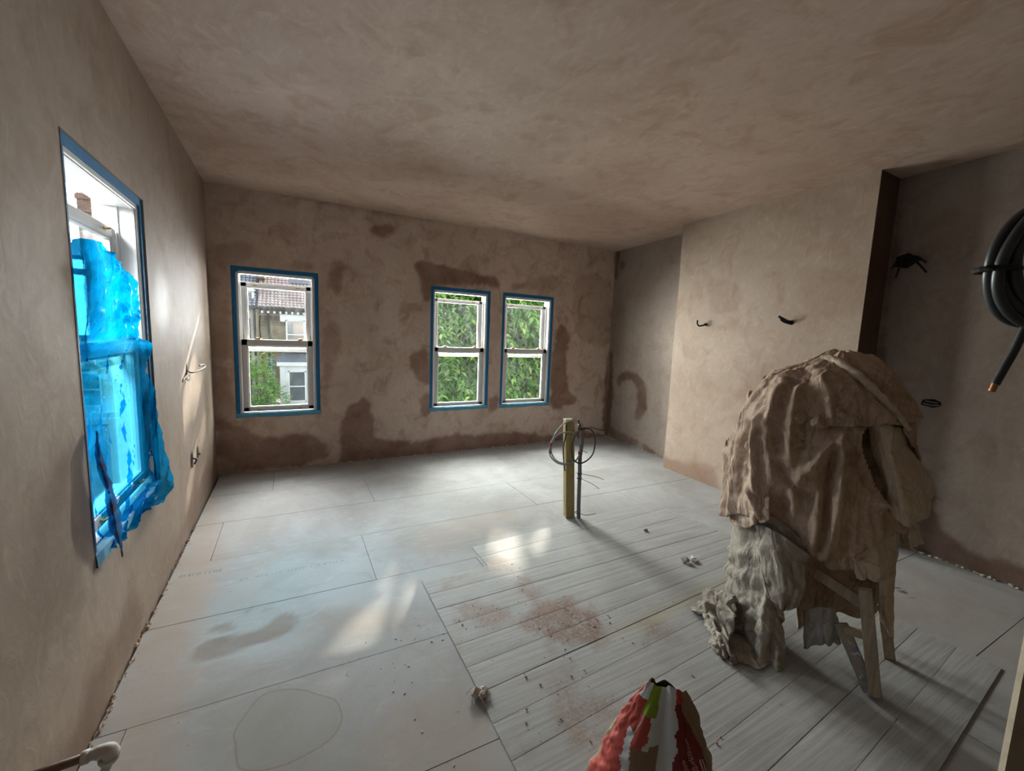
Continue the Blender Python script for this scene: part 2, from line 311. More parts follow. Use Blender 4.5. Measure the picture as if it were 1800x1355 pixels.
for y, nm in ((CY1, 'wall_chimney_return'), (CY2, 'wall_chimney_return')):
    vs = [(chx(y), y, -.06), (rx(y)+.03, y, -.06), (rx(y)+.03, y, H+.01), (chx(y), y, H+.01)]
    tag(obj(nm, (vs, [(0, 1, 2, 3)]), M['right'], attrs={'wet_shade': [.95]*4 if y == CY1 else [.1]*4}), 'plastered side face of the chimney breast', kind='structure')  # camera-side return darkened all over, its shade painted in through the stain mask
# angle-bead arrises of the chimney breast, a little proud and paler
for k, y in enumerate((CY1, CY2)):
    tag(obj('trim_%d' % (k+1), tube([(chx(y)+.002, y+(.002 if k == 0 else -.002), -.02), (chx(y)+.002, y+(.002 if k == 0 else -.002), H)], .004, 6), M['chim']), 'plaster angle bead on the chimney breast corner', kind='structure')
wall('wall_back', -.3, W+.5, -.06, H+.01, .2, lambda u, v, w: (u, YB-w, v), [], M['back'], 51, (), .2, label='plaster wall behind the camera')
STAIN_CEIL = [(.35, [(.5, 2.2), (1.1, 2.3), (1.2, 2.75), (.6, 2.7)]), (.3, [(1.6, 3.2), (2.1, 3.3), (2.0, 3.8), (1.5, 3.6)]), (.25, [(2.6, 2.5), (3.3, 2.4), (3.5, 3.0), (2.8, 3.1)]), (.3, [(.2, 3.6), (.9, 3.9), (.8, 4.4), (.1, 4.3)]), (.25, [(3.0, 3.6), (4.2, 3.7), (4.3, 4.5), (3.1, 4.4)])]
wall('ceiling', -.3, W+.6, YB-.2, D+.3, .04, lambda u, v, w: (u, v, H+w*1.2), STAIN_CEIL, M['ceil'], 61, (), 0, soft=.14, label='mottled plaster ceiling')

# floor: subfloor with boards laid on it
def _board():
    t = NT('dusty_chipboard'); p = t.pos(); big = t.noise(p, 1.3, 6, .6, .8); mid = t.noise(p, 5, 7, .65, 1.2); fine = t.noise(p, 60, 4, .65)
    sw = t.noise(t.mapping(p, (1.2, 3.5, 1), (0, 0, .5)), 3, 6, .6, 2.2)
    c = t.mix(t.mr(big, .35, .65), (.285, .275, .265), (.38, .38, .38)); c = t.mix(t.math('MULTIPLY', t.mr(mid, .52, .7), .45), c, (.31, .26, .225))
    c = t.mix(t.math('MULTIPLY', t.mr(sw, .55, .72), .4), c, (.43, .425, .415)); c = t.mix(t.mr(fine, .58, .75, 0, .45), c, (.33, .29, .26))
    c = t.mix(t.mr(t.noise(p, 130, 2, .5), .68, .74, 0, .5), c, (.12, .09, .075))
    s = t.attr('stain'); c = t.mix(t.math('MULTIPLY', s, t.mr(mid, .3, .7, .9, 1.4)), c, (.205, .16, .13))
    w = t.attr('wipe'); c = t.mix(t.math('MULTIPLY', w, .75), c, (.36, .285, .235))
    pd = t.math('ADD', t.attr('puddle'), t.math('MULTIPLY', t.math('SUBTRACT', mid, .5), .03))
    ring = t.mr(t.math('ABSOLUTE', pd), .001, .006, 1, 0); ins = t.mr(pd, -.01, .004, 1, 0)
    c = t.mix(t.math('MULTIPLY', ins, .55), c, (.29, .28, .255)); c = t.mix(t.math('MULTIPLY', ring, .6), c, (.22, .18, .15))
    return t.surf(t.pbr(c, t.mr(mid, .3, .7, .72, .9), t.bump(t.math('ADD', mid, t.math('MULTIPLY', fine, .4)), .12, .01), 0, .2))
M['board'] = _board()
M['ink'] = simple('grey_print_ink', (.20, .21, .22), .8, 0, .4, 60)
fl = obj('floor', ([(-.3, YB-.2, -.075), (W+.6, YB-.2, -.075), (W+.6, D+.3, -.075), (-.3, D+.3, -.075)], [(0, 1, 2, 3)]), M['void'])
tag(fl, 'dusty chipboard floor with visible board joints', kind='structure')
WIPE = [(.7, [(.05, 1.2), (.25, 1.15), (.3, 2.2), (.25, 3.1), (.1, 4.2), (.02, 4.2)]), (.5, [(.75, 2.05), (1.25, 1.9), (1.2, 2.15), (.8, 2.3)]), (.45, [(1.4, 2.6), (2.2, 2.7), (2.4, 3.1), (1.5, 3.0)]), (.5, [(.85, 1.2), (1.3, 1.1), (1.35, 1.5), (.9, 1.55)]), (.35, [(3.6, 1.6), (4.6, 1.4), (4.6, .2), (3.7, .2)]), (.35, [(.3, 2.4), (.5, 2.4), (.6, 3.0), (.4, 3.0)])]
SL = -.022
def floor_board(xa, xb, ya, yb):
    fine = xb > 0 and yb > 1.0 and xa < 4.7
    st = .025 if fine and xa < 2.2 else .06
    g = .0016; xs = np.linspace(xa+g, xb-g, max(2, int((xb-xa)/st)+1)); ys = np.linspace(ya+g, yb-g, max(2, int((yb-ya)/st)+1))
    X, Y = np.meshgrid(xs, ys, indexing='ij'); Yw = Y+SL*X; nx, ny = X.shape
    v = [(X[i, j], Yw[i, j], 0.) for i in range(nx) for j in range(ny)]
    f = [(i*ny+j, (i+1)*ny+j, (i+1)*ny+j+1, i*ny+j+1) for i in range(nx-1) for j in range(ny-1)]
    rim = [i*ny for i in range(nx)] + [(nx-1)*ny+j for j in range(1, ny)] + [i*ny+ny-1 for i in range(nx-2, -1, -1)] + [j for j in range(ny-2, 0, -1)]
    k = len(v); v += [(v[r][0], v[r][1], -.022) for r in rim]
    f += [(rim[i], k+i, k+(i+1) % len(rim), rim[(i+1) % len(rim)]) for i in range(len(rim))]
    z = np.zeros(len(rim))
    P = np.concatenate([sdf_poly(X, Yw, PUDDLE).ravel(), z+1])
    o = obj('floor_board', (v, f), M['board'], fl, attrs={
        'stain': np.concatenate([stains(X, Yw, STAIN_FLOOR, 71, .012, .012).ravel(), z]), 'puddle': np.clip(P, -1, 1),
        'wipe': np.concatenate([stains(X, Yw, WIPE, 75, .07, .09).ravel(), z])})
    o.location.z = random.uniform(-.0008, .0008)+.075-.075
    return o
ROWS = [YB-.1, -1.19, -.58, .03, .635, 1.24, 1.845, 2.45, 3.065, 3.66, 4.265, 5.2]
JOINT = [.9, -.2, 1.4, .6, 1.6, .115, 1.75, 1.105, .197, 1.3, .5]
for k in range(len(ROWS)-1):
    ya, yb = ROWS[k], ROWS[k+1]; j = JOINT[k]; xs = [.022]
    while j < 5.1:
        if j > .07: xs.append(j)
        j += 2.4
    xs.append(5.15)
    for a, b in zip(xs, xs[1:]): floor_board(a, b, ya, yb)
# lines of faint printed marks along the boards
def print_marks(pts_list, par):
    bm = bmesh.new()
    for (x0, y0), (x1, y1), hgt, n in pts_list:
        a = Vector((x0, y0, .0012)); b = Vector((x1, y1, .0012)); t = (b-a).normalized(); s = Vector((-t.y, t.x, 0)); L = (b-a).length
        for i in range(n):
            if random.random() < .18: continue
            c = a+t*(L*(i+.5)/n); w = L/n*.62; kind = random.random()
            strokes = [((-.5, -.5), (-.5, .5))] if kind < .3 else [((-.5, -.5), (-.5, .5)), ((-.5, .5), (.4, .5))] if kind < .6 else [((-.5, 0), (.5, 0)), ((.4, -.5), (.4, .5))]
            for p, q in strokes:
                A = c+t*p[0]*w+s*p[1]*hgt; B = c+t*q[0]*w+s*q[1]*hgt; d = (B-A).normalized(); e = Vector((-d.y, d.x, 0))*hgt*.09
                bm.faces.new([bm.verts.new(v) for v in (A-e, B-e, B+e, A+e)])
    o = obj('printed_marks', bm, M['ink'], par); tag(o, kind='stuff'); return o
print_marks([((-.0+.06, 2.93), (.28, 2.91), .03, 16), ((.75, 4.02), (1.1, 4.0), .022, 18), ((1.5, 3.86), (2.3, 3.82), .022, 40), ((2.3, 3.4), (2.9, 3.38), .02, 30), ((.35, 2.75), (.95, 2.73), .022, 28), ((3.0, 3.3), (3.7, 3.28), .02, 30), ((3.98, .90), (4.12, 1.18), .05, 9), ((4.15, 2.45), (4.2, 2.9), .02, 16)], fl)

# ------------------------------------------------------------ sash windows
def make_window(n, o3, U, OUT, wd, ht, label, zs, brass_side=True):
    """o3: world corner (lower left of the opening on the plaster face); U: along the wall; OUT: outwards"""
    U = Vector(U); OUT = Vector(OUT); Z = Vector((0, 0, 1)); O3 = Vector(o3)
    F = Matrix((( U.x, OUT.x, 0, O3.x), (U.y, OUT.y, 0, O3.y), (0, 0, 1, O3.z), (0, 0, 0, 1)))
    root = empty('window_%d' % n, O3, label, kind='structure')
    def B(name, boxes, mat, par=root, bev=.0015):
        bm = bmesh.new()
        for (u0, u1, w0, w1, z0, z1) in boxes:
            add_box(bm, ((u0+u1)/2, (w0+w1)/2, (z0+z1)/2), (u1-u0, w1-w0, z1-z0), bev, F)
        return obj(name, bm, mat, par)
    e = .002
    # box frame with staff and parting beads
    B('frame', [(e, .058, .014, .155, 0, ht), (wd-.058, wd-e, .014, .155, 0, ht), (e, wd-e, .014, .155, ht-.062, ht-e), (e, wd-e, .03, .20, e, .042)], M['white'], bev=.003)
    B('staff_bead', [(.055, .064, .020, .036, .03, ht-.06), (wd-.064, wd-.055, .020, .036, .03, ht-.06), (.055, wd-.055, .020, .036, ht-.070, ht-.060)], M['white'], bev=.003)
    B('parting_bead', [(.056, .066, .086, .096, .04, ht-.06), (wd-.066, wd-.056, .086, .096, .04, ht-.06)], M['white'])
    # masking tape round the frame
    tw = .036
    B('masking_tape', [(e, tw, .006, .0145, .03, ht-.004)], M['tape'], bev=0); B('masking_tape', [(wd-tw, wd-e, .006, .0145, .03, ht-.004)], M['tape'], bev=0)
    B('masking_tape', [(e, wd-e, .0055, .014, ht-tw-.004, ht-e)], M['tape'], bev=0)
    # tape over the sloping sill
    bm = bmesh.new(); nseg = 14; rows = []
    for i in range(nseg+1):
        u = -.004+(wd+.008)*i/nseg; j = random.uniform(-.006, .004)
        rows.append([bm.verts.new(F @ Vector(p)) for p in ((u, .022, .044), (u, -.004, .038), (u, -.007, -.002+j), (u, .004, -.004+j))])
    for a, b in zip(rows, rows[1:]):
        for k in range(3): bm.faces.new((a[k], b[k], b[k+1], a[k+1]))
    tag(obj('masking_tape', bm, M['tape_sill'], root), 'tape over the sill, light painted into its paler blue')
    # sashes
    zt, zg1, zm1, zm0, zb0, zl0, zl1 = zs      # top of upper sash, its glass top, meeting rail top, lower glass top, upper sash bottom, lower glass bottom, lower sash bottom
    s0, s1 = .066, wd-.066; st = .052
    up = B('upper_sash', [(s0, s0+st, .098, .140, zb0, zt), (s1-st, s1, .098, .140, zb0, zt), (s0, s1, .098, .140, zg1, zt), (s0, s1, .098, .140, zb0, zb0+.036)], M['white'], bev=.004)
    B('glazing_bead', [(s0+st-.002, s0+st+.008, .104, .134, zb0+.034, zg1), (s1-st-.008, s1-st+.002, .104, .134, zb0+.034, zg1), (s0+st, s1-st, .104, .134, zg1-.008, zg1+.002), (s0+st, s1-st, .104, .134, zb0+.034, zb0+.044)], M['white'], up, .003)
    B('pane', [(s0+st-.005, s1-st+.005, .118, .122, zb0+.03, zg1+.005)], M['glass'], up, 0)
    lo = B('lower_sash', [(s0-.006, s0+st-.004, .040, .082, zl1, zm1), (s1-st+.004, s1+.006, .040, .082, zl1, zm1), (s0-.006, s1+.006, .040, .082, zm0, zm1), (s0-.006, s1+.006, .040, .082, zl1, zl0)], M['white'], bev=.004)
    B('glazing_bead', [(s0+st-.006, s0+st+.004, .046, .076, zl0, zm0), (s1-st-.004, s1-st+.006, .046, .076, zl0, zm0), (s0+st-.004, s1-st+.004, .046, .076, zm0-.008, zm0+.002), (s0+st-.004, s1-st+.004, .046, .076, zl0-.002, zl0+.008)], M['white'], lo, .003)
    B('pane', [(s0+st-.009, s1-st+.009, .060, .064, zl0-.005, zm0+.005)], M['glass'], lo, 0)
    def lift(par, u, w, z):
        bm = bmesh.new(); add_box(bm, (u, w-.002, z), (.034, .004, .014), .001, F)
        pts = [F @ Vector((u-.010, w-.004, z)), F @ Vector((u-.006, w-.020, z+.004)), F @ Vector((u+.006, w-.020, z+.004)), F @ Vector((u+.010, w-.004, z))]
        add_tube(bm, pts, .005, 6); obj('sash_lift', bm, M['brass'], par)
    def catch(par, u, w, z):
        bm = bmesh.new(); add_box(bm, (u, w, z+.004), (.05, .018, .008), .002, F); add_box(bm, (u+.012, w-.004, z+.012), (.06, .010, .008), .003, F)
        add_tube(bm, [F @ Vector((u, w, z+.004)), F @ Vector((u, w, z+.018))], .008, 8); obj('sash_catch', bm, M['brass'], par)
    for u in (s0+st*.5+wd*.13, s1-st*.5-wd*.13):
        lift(up, u, .098, zt-.022); lift(lo, u, .040, zl0-.026)
        catch(lo, u+.01, .060, zm1); catch(up, u+.01, .119, zb0+.036)
    for u in (s0+.016, s1-.016): B('sash_stop', [(u-.005, u+.005, .090, .099, zm1+.004, zm1+.05)], M['brass'], up, .001)
    return root
def zsof(sill, vals): return [v-sill for v in vals]
for i, (a, b, c, d) in enumerate(WINS['far']):
    base = [1.930, 1.885, 1.361, 1.299, 1.238, .667, .622] if i == 0 else [1.922, 1.884, 1.325, 1.268, 1.206, .622, .585]
    lab = ['sash window in the far wall nearest the left corner, brick house outside', 'middle sash window of the far wall, green leaves outside', 'sash window of the far wall nearest the right corner, leaves outside'][i]
    make_window(i+2, (a, D, c), (1, 0, 0), (0, 1, 0), b-a, d-c, lab, zsof(c, base))
a, b, c, d = WINS['left'][0]
make_window(1, (lx(a), a, c), (-TL, 1, 0), (-1, 0, 0), b-a, d-c, 'sash window in the left wall behind blue plastic', zsof(c, [1.945, 1.895, 1.400, 1.335, 1.272, .70, .645]))

# ------------------------------------------------------------ outside: street, opposite terrace, trees
def _brick(name, a, b, mortar, scale=1.0):
    t = NT(name); p = t.pos()
    uv = t.n('CombineXYZ', X=t.math('ADD', t.n('SeparateXYZ', i0=p).outputs[0], t.n('SeparateXYZ', i0=p).outputs[1]), Y=t.n('SeparateXYZ', i0=p).outputs[2]).outputs[0]
    br = t.n('TexBrick', Vector=uv, Color1=(*a, 1), Color2=(*b, 1), Mortar=(*mortar, 1), Scale=1.0)
    br.inputs['Brick Width'].default_value = .225*scale; br.inputs['Row Height'].default_value = .075*scale; br.inputs['Mortar Size'].default_value = .011*scale
    c = t.mix(t.mr(t.noise(p, 2.5, 5), .35, .7, 0, .6), br.outputs[0], tuple(x*.55 for x in a))
    return t.surf(t.pbr(c, .85))
M['stock_brick'] = _brick('yellow_stock_brick', (.66, .55, .37), (.50, .40, .25), (.58, .54, .46))
M['red_brick'] = _brick('sooty_brick', (.28, .15, .09), (.16, .11, .085), (.25, .22, .19))
M['render'] = simple('white_stucco', (.78, .78, .77), .7, 0, .06, 3)
M['cream'] = simple('pale_render', (.66, .63, .58), .8, 0, .12, 2)
M['slate'] = simple('slate', (.12, .13, .15), .5, 0, .3, 6)
M['roof_tile'] = simple('weathered_roof_tile', (.34, .27, .245), .6, 0, .5, 3.5)
M['asphalt'] = simple('asphalt', (.12, .12, .12), .9, 0, .2, 3)
M['paving'] = simple('paving_slabs', (.34, .33, .31), .9, 0, .2, 2)
M['pipe_black'] = simple('black_iron', (.025, .027, .03), .5, 0, .3, 12)
M['blue_pipe'] = simple('blue_downpipe', (.05, .16, .30), .5, 0, .3, 12)
M['curtain'] = simple('net_curtain', (.62, .64, .63), .9, 0, .1, 9)
M['bark'] = simple('bark', (.09, .075, .06), .95, 0, .5, 16, .1)
GZ = -3.0
tag(obj('street', box((4, 13, GZ-.05), (70, 60, .1)), M['asphalt']), 'grey asphalt street below the windows', kind='structure')
tag(obj('pavement', box((4, 21.4, GZ+.05), (70, 3.2, .14)), M['paving']), 'pavement in front of the opposite houses', kind='structure')
tag(obj('pavement', box((4, 8.4, GZ+.05), (70, 3.2, .14)), M['paving']), 'pavement below this house', kind='structure')
def far_window(par, x0, x1, z0, z1, y, two=True):
    bm = bmesh.new(); f = .07
    for c, s in (((x0+f/2, y, (z0+z1)/2), (f, .10, z1-z0)), ((x1-f/2, y, (z0+z1)/2), (f, .10, z1-z0)), (((x0+x1)/2, y, z1-f/2), (x1-x0, .10, f)), (((x0+x1)/2, y, z0+f/2), (x1-x0, .10, f)), (((x0+x1)/2, y-.01, (z0+z1)/2), (x1-x0, .10, .06))):
        add_box(bm, c, s, .008)
    w = obj('window', bm, M['render'], par)
    for za, zb in ((z0+f, (z0+z1)/2-.03), ((z0+z1)/2+.03, z1-f)):
        obj('pane', box(((x0+x1)/2, y+.02, (za+zb)/2), (x1-x0-2*f, .012, zb-za)), M['dark_glass'], w)
    return w
def tiles(x0, x1, y0, z0, y1, z1, gauge, wid, name, mat, par):
    """clay tiles laid in courses: one joined relief, every tile a rounded pan"""
    n = int(math.hypot(y1-y0, z1-z0)/gauge); m = int((x1-x0)/wid); v = []; f = []
    L = np.array([0, y1-y0, z1-z0]); L = L/np.linalg.norm(L); N = np.array([0, -L[2], L[1]])
    for r in range(n):
        for k in range(m):
            o = np.array([x0+k*wid, y0, z0])+L*r*gauge+N*(.012*math.sin(k*12.9+r*7.3)); b = len(v)
            for q, (du, dh) in enumerate(((0, 0), (.3, .035), (.65, .035), (.95, 0))):
                v.append(o+np.array([du*wid, 0, 0])+N*(dh+.045)); v.append(o+np.array([du*wid, 0, 0])+L*gauge*1.15+N*(dh+.005))
                v.append(o+np.array([du*wid, 0, 0])+N*(dh-.02))
            for q in range(3):
                f.append((b+q*3, b+q*3+3, b+q*3+4, b+q*3+1)); f.append((b+q*3+2, b+q*3+5, b+q*3+3, b+q*3))
    return tag(obj(name, (v, f), mat, par), kind='stuff')
HY = 24.0
house = empty('terraced_house', (1.0, HY, GZ), 'yellow brick terraced house with tiled roof and white bay, seen opposite', 'house')
def hb(name, boxes, mat, bev=0, par=house):
    bm = bmesh.new()
    for c, s in boxes: add_box(bm, c, s, bev)
    return obj(name, bm, mat, par)
hb('wall', [((2.6, HY+3.5, -.3), (6.7, 7, 5.5))], M['stock_brick'])
hb('roof', [((2.6, HY+2.1, 4.0), (6.7, .12, .12))], M['slate'])
bm = bmesh.new(); vs = [bm.verts.new(q) for q in ((-.75, HY-.25, 2.44), (5.95, HY-.25, 2.44), (5.95, HY+4.2, 5.75), (-.75, HY+4.2, 5.75), (-.75, HY+8, 2.44), (5.95, HY+8, 2.44))]
bm.faces.new(vs[:4]); bm.faces.new((vs[3], vs[2], vs[5], vs[4])); obj('roof', bm, M['slate'], house)
tiles(-.72, 5.9, HY-.28, 2.46, HY+4.15, 5.76, .23, .17, 'roof_tiles', M['roof_tile'], house)
hb('gutter', [((2.6, HY-.34, 2.40), (6.8, .13, .11))], M['pipe_black'], .02)
for k in range(25): hb('eaves_bracket', [((-.55+k*.26, HY-.12, 2.24), (.10, .26, .12))], M['render'], .01)
hb('eaves_band', [((2.6, HY-.03, 2.12), (6.7, .08, .1))], M['red_brick'])
hb('party_parapet', [((-.62, HY+2, 4.15), (.34, 5.4, .3))], M['stock_brick'])
house.children[-1].data.transform(Matrix.Translation((0, 2, 7.15)) @ Matrix.Rotation(math.atan2(3.3, 4.4), 4, 'X') @ Matrix.Translation((0, -2, -7.15)))
sky_l = hb('roof_window', [((1.15, HY+1.72, 4.02), (.95, .55, .08))], M['slate'], .02)
sky_l.data.transform(Matrix.Translation((.15, HY+1.72-HY, 7.02)) @ Matrix.Rotation(math.atan2(3.3, 4.4), 4, 'X') @ Matrix.Translation((-.15, -1.72, -7.02)))
obj('pane', box((1.15, HY+1.69, 4.10), (.78, .42, .02), 0), M['glass'], sky_l)
for x0 in (.45, 3.2):
    far_window(house, x0, x0+.87, .42, 1.90, HY-.02)
    hb('lintel', [((x0+.43, HY-.04, 2.03), (1.36, .12, .28)), ((x0-.13, HY-.04, 1.9), (.22, .1, .2)), ((x0+1.0, HY-.04, 1.9), (.22, .1, .2))], M['render'], .015)
    hb('sill', [((x0+.43, HY-.08, .36), (1.1, .22, .09))], M['render'], .015)
hb('downpipe', [((-.30, HY-.1, -.2), (.09, .09, 5.2))], M['pipe_black'], .02)
bay = hb('bay', [((1.5, HY-.45, -1.6), (2.7, .9, 2.9)), ((1.5, HY-.5, -.26), (2.95, 1.1, .22)), ((.27, HY-.92, -1.55), (.22, .1, 2.6)), ((1.45, HY-.92, -1.55), (.2, .1, 2.6)), ((1.5, HY-.95, -2.3), (2.8, .2, .1))], M['render'], .02)
far_window(house, .50, 1.30, -2.16, -.60, HY-.93); far_window(house, 1.62, 2.42, -2.16, -.60, HY-.93)
hb('net_curtain', [((.66, HY-.87, -1.75), (.2, .01, .7)), ((1.15, HY-.87, -1.75), (.18, .01, .7))], M['curtain'])
bm = bmesh.new(); vs = [bm.verts.new(q) for q in ((-.05, HY-1.08, -.14), (3.05, HY-1.08, -.14), (2.7, HY, .24), (.3, HY, .24), (-.05, HY, -.14), (3.05, HY, -.14))]
for fc in ((0, 1, 2, 3), (0, 3, 4), (1, 5, 2)): bm.faces.new([vs[k] for k in fc])
obj('bay_roof', bm, M['slate'], house)
tag(obj('downpipe', box((-.18, HY-.55, -.9), (.10, .10, 1.9), .02), M['blue_pipe'], house), 'blue painted downpipe beside the bay')
# next house along: same terrace, further left
h2 = empty('terraced_house', (-3.0, HY, GZ), 'brick terraced house with black downpipes left of the white bay, seen opposite', 'house')
hb('wall', [((-2.85, HY+3.5, -.3), (4.1, 7, 5.5))], M['stock_brick'], 0, h2)
bm = bmesh.new(); vs = [bm.verts.new(q) for q in ((-4.95, HY-.25, 2.44), (-.78, HY-.25, 2.44), (-.78, HY+4.2, 5.75), (-4.95, HY+4.2, 5.75), (-4.95, HY+8, 2.44), (-.78, HY+8, 2.44))]
bm.faces.new(vs[:4]); bm.faces.new((vs[3], vs[2], vs[5], vs[4])); obj('roof', bm, M['slate'], h2)
tiles(-4.9, -.82, HY-.28, 2.46, HY+4.15, 5.76, .23, .17, 'roof_tiles', M['slate'], h2)
hb('gutter', [((-2.85, HY-.34, 2.40), (4.1, .13, .11))], M['pipe_black'], .02, h2)
hb('downpipe', [((-.88, HY-.1, -.2), (.10, .10, 5.2))], M['pipe_black'], .02, h2); hb('downpipe', [((-1.10, HY-.1, -.3), (.07, .07, 4.4))], M['pipe_black'], .02, h2)
for x0 in (-2.6, -4.3): far_window(h2, x0, x0+.87, .42, 1.90, HY-.02); hb('lintel', [((x0+.43, HY-.04, 2.03), (1.36, .12, .28))], M['render'], .015, h2)
dm = hb('dormer', [((-1.2, HY+.85, 3.0), (.62, 1.3, .5))], M['render'], .02, h2)
bm = bmesh.new(); vs = [bm.verts.new(q) for q in ((-1.6, HY+.1, 3.22), (-.8, HY+.1, 3.22), (-1.2, HY+.1, 3.62), (-1.6, HY+2.0, 3.22), (-.8, HY+2.0, 3.22), (-1.2, HY+2.0, 3.62))]
for fc in ((0, 1, 2), (0, 2, 5, 3), (1, 4, 5, 2)): bm.faces.new([vs[k] for k in fc])
obj('dormer_roof', bm, M['render'], h2); obj('pane', box((-1.2, HY+.19, 3.0), (.42, .02, .3)), M['dark_glass'], h2)
# pale house far left, seen through the left-hand window
h3 = empty('terraced_house', (-8.0, HY, GZ), 'pale rendered house with brick chimney seen through the left window', 'house')
hb('wall', [((-8.5, HY+3.5, -.1), (7.0, 7, 5.8))], M['cream'], 0, h3)
bm = bmesh.new(); vs = [bm.verts.new(q) for q in ((-12.1, HY-.2, 2.75), (-4.98, HY-.2, 2.75), (-4.98, HY+4, 4.6), (-12.1, HY+4, 4.6), (-12.1, HY+8, 2.75), (-4.98, HY+8, 2.75))]
bm.faces.new(vs[:4]); bm.faces.new((vs[3], vs[2], vs[5], vs[4])); obj('roof', bm, M['slate'], h3)
hb('chimney_stack', [((-6.74, HY+.5, 4.4), (.5, .7, 4.6)), ((-6.74, HY+.5, 6.0), (.62, .82, .12)), ((-6.74, HY+.5, 6.55), (.58, .78, .2))], M['red_brick'], .01, h3)
bm = bmesh.new()
for dy in (.25, .7): add_tube(bm, [(-6.74, HY+dy, 6.6), (-6.74, HY+dy, 7.1)], [.13, .10], 10)
obj('chimney_pots', bm, M['roof_tile'], h3)
hb('gable', [((-6.0, HY+.2, 3.7), (.9, .4, 2.2))], M['cream'], .02, h3)
for x0 in (-7.6, -9.6): far_window(h3, x0, x0+1.0, .3, 1.75, HY-.02)
bm = bmesh.new()
for k in range(16): add_box(bm, (-7.1, HY-.08, .42+k*.08), (.86, .03, .045))
tag(obj('shutter_slats', bm, M['render'], h3), kind='stuff')
for x0 in (-7.6, -9.6): far_window(h3, x0, x0+1.0, -2.2, -.7, HY-.02)

# trees: leaves in drooping sprays
def _leafmat():
    t = NT('leaf'); a = t.attr('tint')
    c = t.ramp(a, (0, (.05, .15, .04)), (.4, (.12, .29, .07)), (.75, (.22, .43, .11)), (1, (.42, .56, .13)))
    d = t.n('BsdfPrincipled', Roughness=.38); t.t.links.new(c, d.inputs['Base Color']); d.inputs['Specular IOR Level'].default_value = .5
    tr = t.n('BsdfTranslucent'); t.t.links.new(t.mix(.5, c, (.32, .50, .05)), tr.inputs[0])
    m = t.n('MixShader', Fac=.42); t.t.links.new(d.outputs[0], m.inputs[1]); t.t.links.new(tr.outputs[0], m.inputs[2])
    return t.surf(m.outputs[0])
M['leaf'] = _leafmat()
GAPS = [((2.005, 2.463, 0), .16), ((1.94, 2.33, 0), .13), ((2.386, 2.533, 0), .10), ((.968, 2.417, 0), .09), ((1.03, 2.52, 0), .08), ((1.184, 2.2, 0), .08), ((1.22, 2.1, 0), .07), ((.86, 1.93, 0), .08), ((.95, 2.0, 0), .08), ((1.687, 3.631, 0), .05), ((1.23, 2.487, 0), .06), ((1.92, 2.2, 0), .07), ((2.2, 2.35, 0), .05),
        ((0, 3.9, 1.1), .16), ((0, 3.6, .85), .13), ((0, 3.75, .45), .11), ((0, 4.1, .95), .13), ((0, 4.25, .6), .10), ((0, 4.25, 1.5), .08), ((0, 3.95, 1.40), .08), ((0, 3.65, 1.15), .07), ((0, 4.0, .25), .07), ((0, 3.5, .2), .06)]  # leaves are cleared along sun rays to these points, shaping the dapples
def leaves(center, rad, nspray, per, ll, tint, droop, seed, inner=.35):
    r = np.random.default_rng(seed); d = r.normal(size=(nspray, 3)); d /= np.linalg.norm(d, axis=1)[:, None]
    k = inner+(1-inner)*r.random(nspray)**.55
    bump = 1+.16*np.sin(d[:, 0]*7+seed)+.14*np.sin(d[:, 2]*9+d[:, 1]*5)
    o = np.array(center)+d*(k*bump)[:, None]*np.array(rad)
    out = d+r.normal(size=d.shape)*.6; out[:, 2] = out[:, 2]*.4-droop*.3; out /= np.linalg.norm(out, axis=1)[:, None]
    side = np.cross(out, [0, 0, 1.]); side /= np.linalg.norm(side, axis=1)[:, None]+1e-9
    V = []; T = []
    for j in range(per):
        s = (j//2+1)/(per/2); sg = 1 if j % 2 else -1
        base = o+out*(s*ll*2.6)[..., None] if np.ndim(s) else o+out*s*ll*2.6
        base = base+np.array([0, 0, -1.])*(s*s*ll*1.3*droop)
        dr = out*.55+side*sg*(.8)+np.array([0, 0, -.55*droop])+r.normal(size=o.shape)*.28
        dr /= np.linalg.norm(dr, axis=1)[:, None]
        L = ll*(.75+.5*r.random(nspray)); w = np.cross(dr, r.normal(size=o.shape)*.35+np.array([0, 0, 1.])); w /= np.linalg.norm(w, axis=1)[:, None]+1e-9
        tip = base+dr*L[:, None]; mid = base+dr*(L*.45)[:, None]+np.array([0, 0, .02])
        V.append(np.stack([base, mid+w*(L*.2)[:, None], tip, mid-w*(L*.2)[:, None]], 1))
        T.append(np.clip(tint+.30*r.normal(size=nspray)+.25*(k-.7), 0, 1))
    V = np.concatenate(V); T = np.concatenate(T); c = V.mean(1); keep = np.ones(len(c), bool)
    s = np.array(SUN_TO)
    for p, rr in GAPS:
        q = c-np.array(p); keep &= np.linalg.norm(q-(q@s)[:, None]*s, axis=1) > rr*.62+.22*ll
    return V[keep], T[keep]
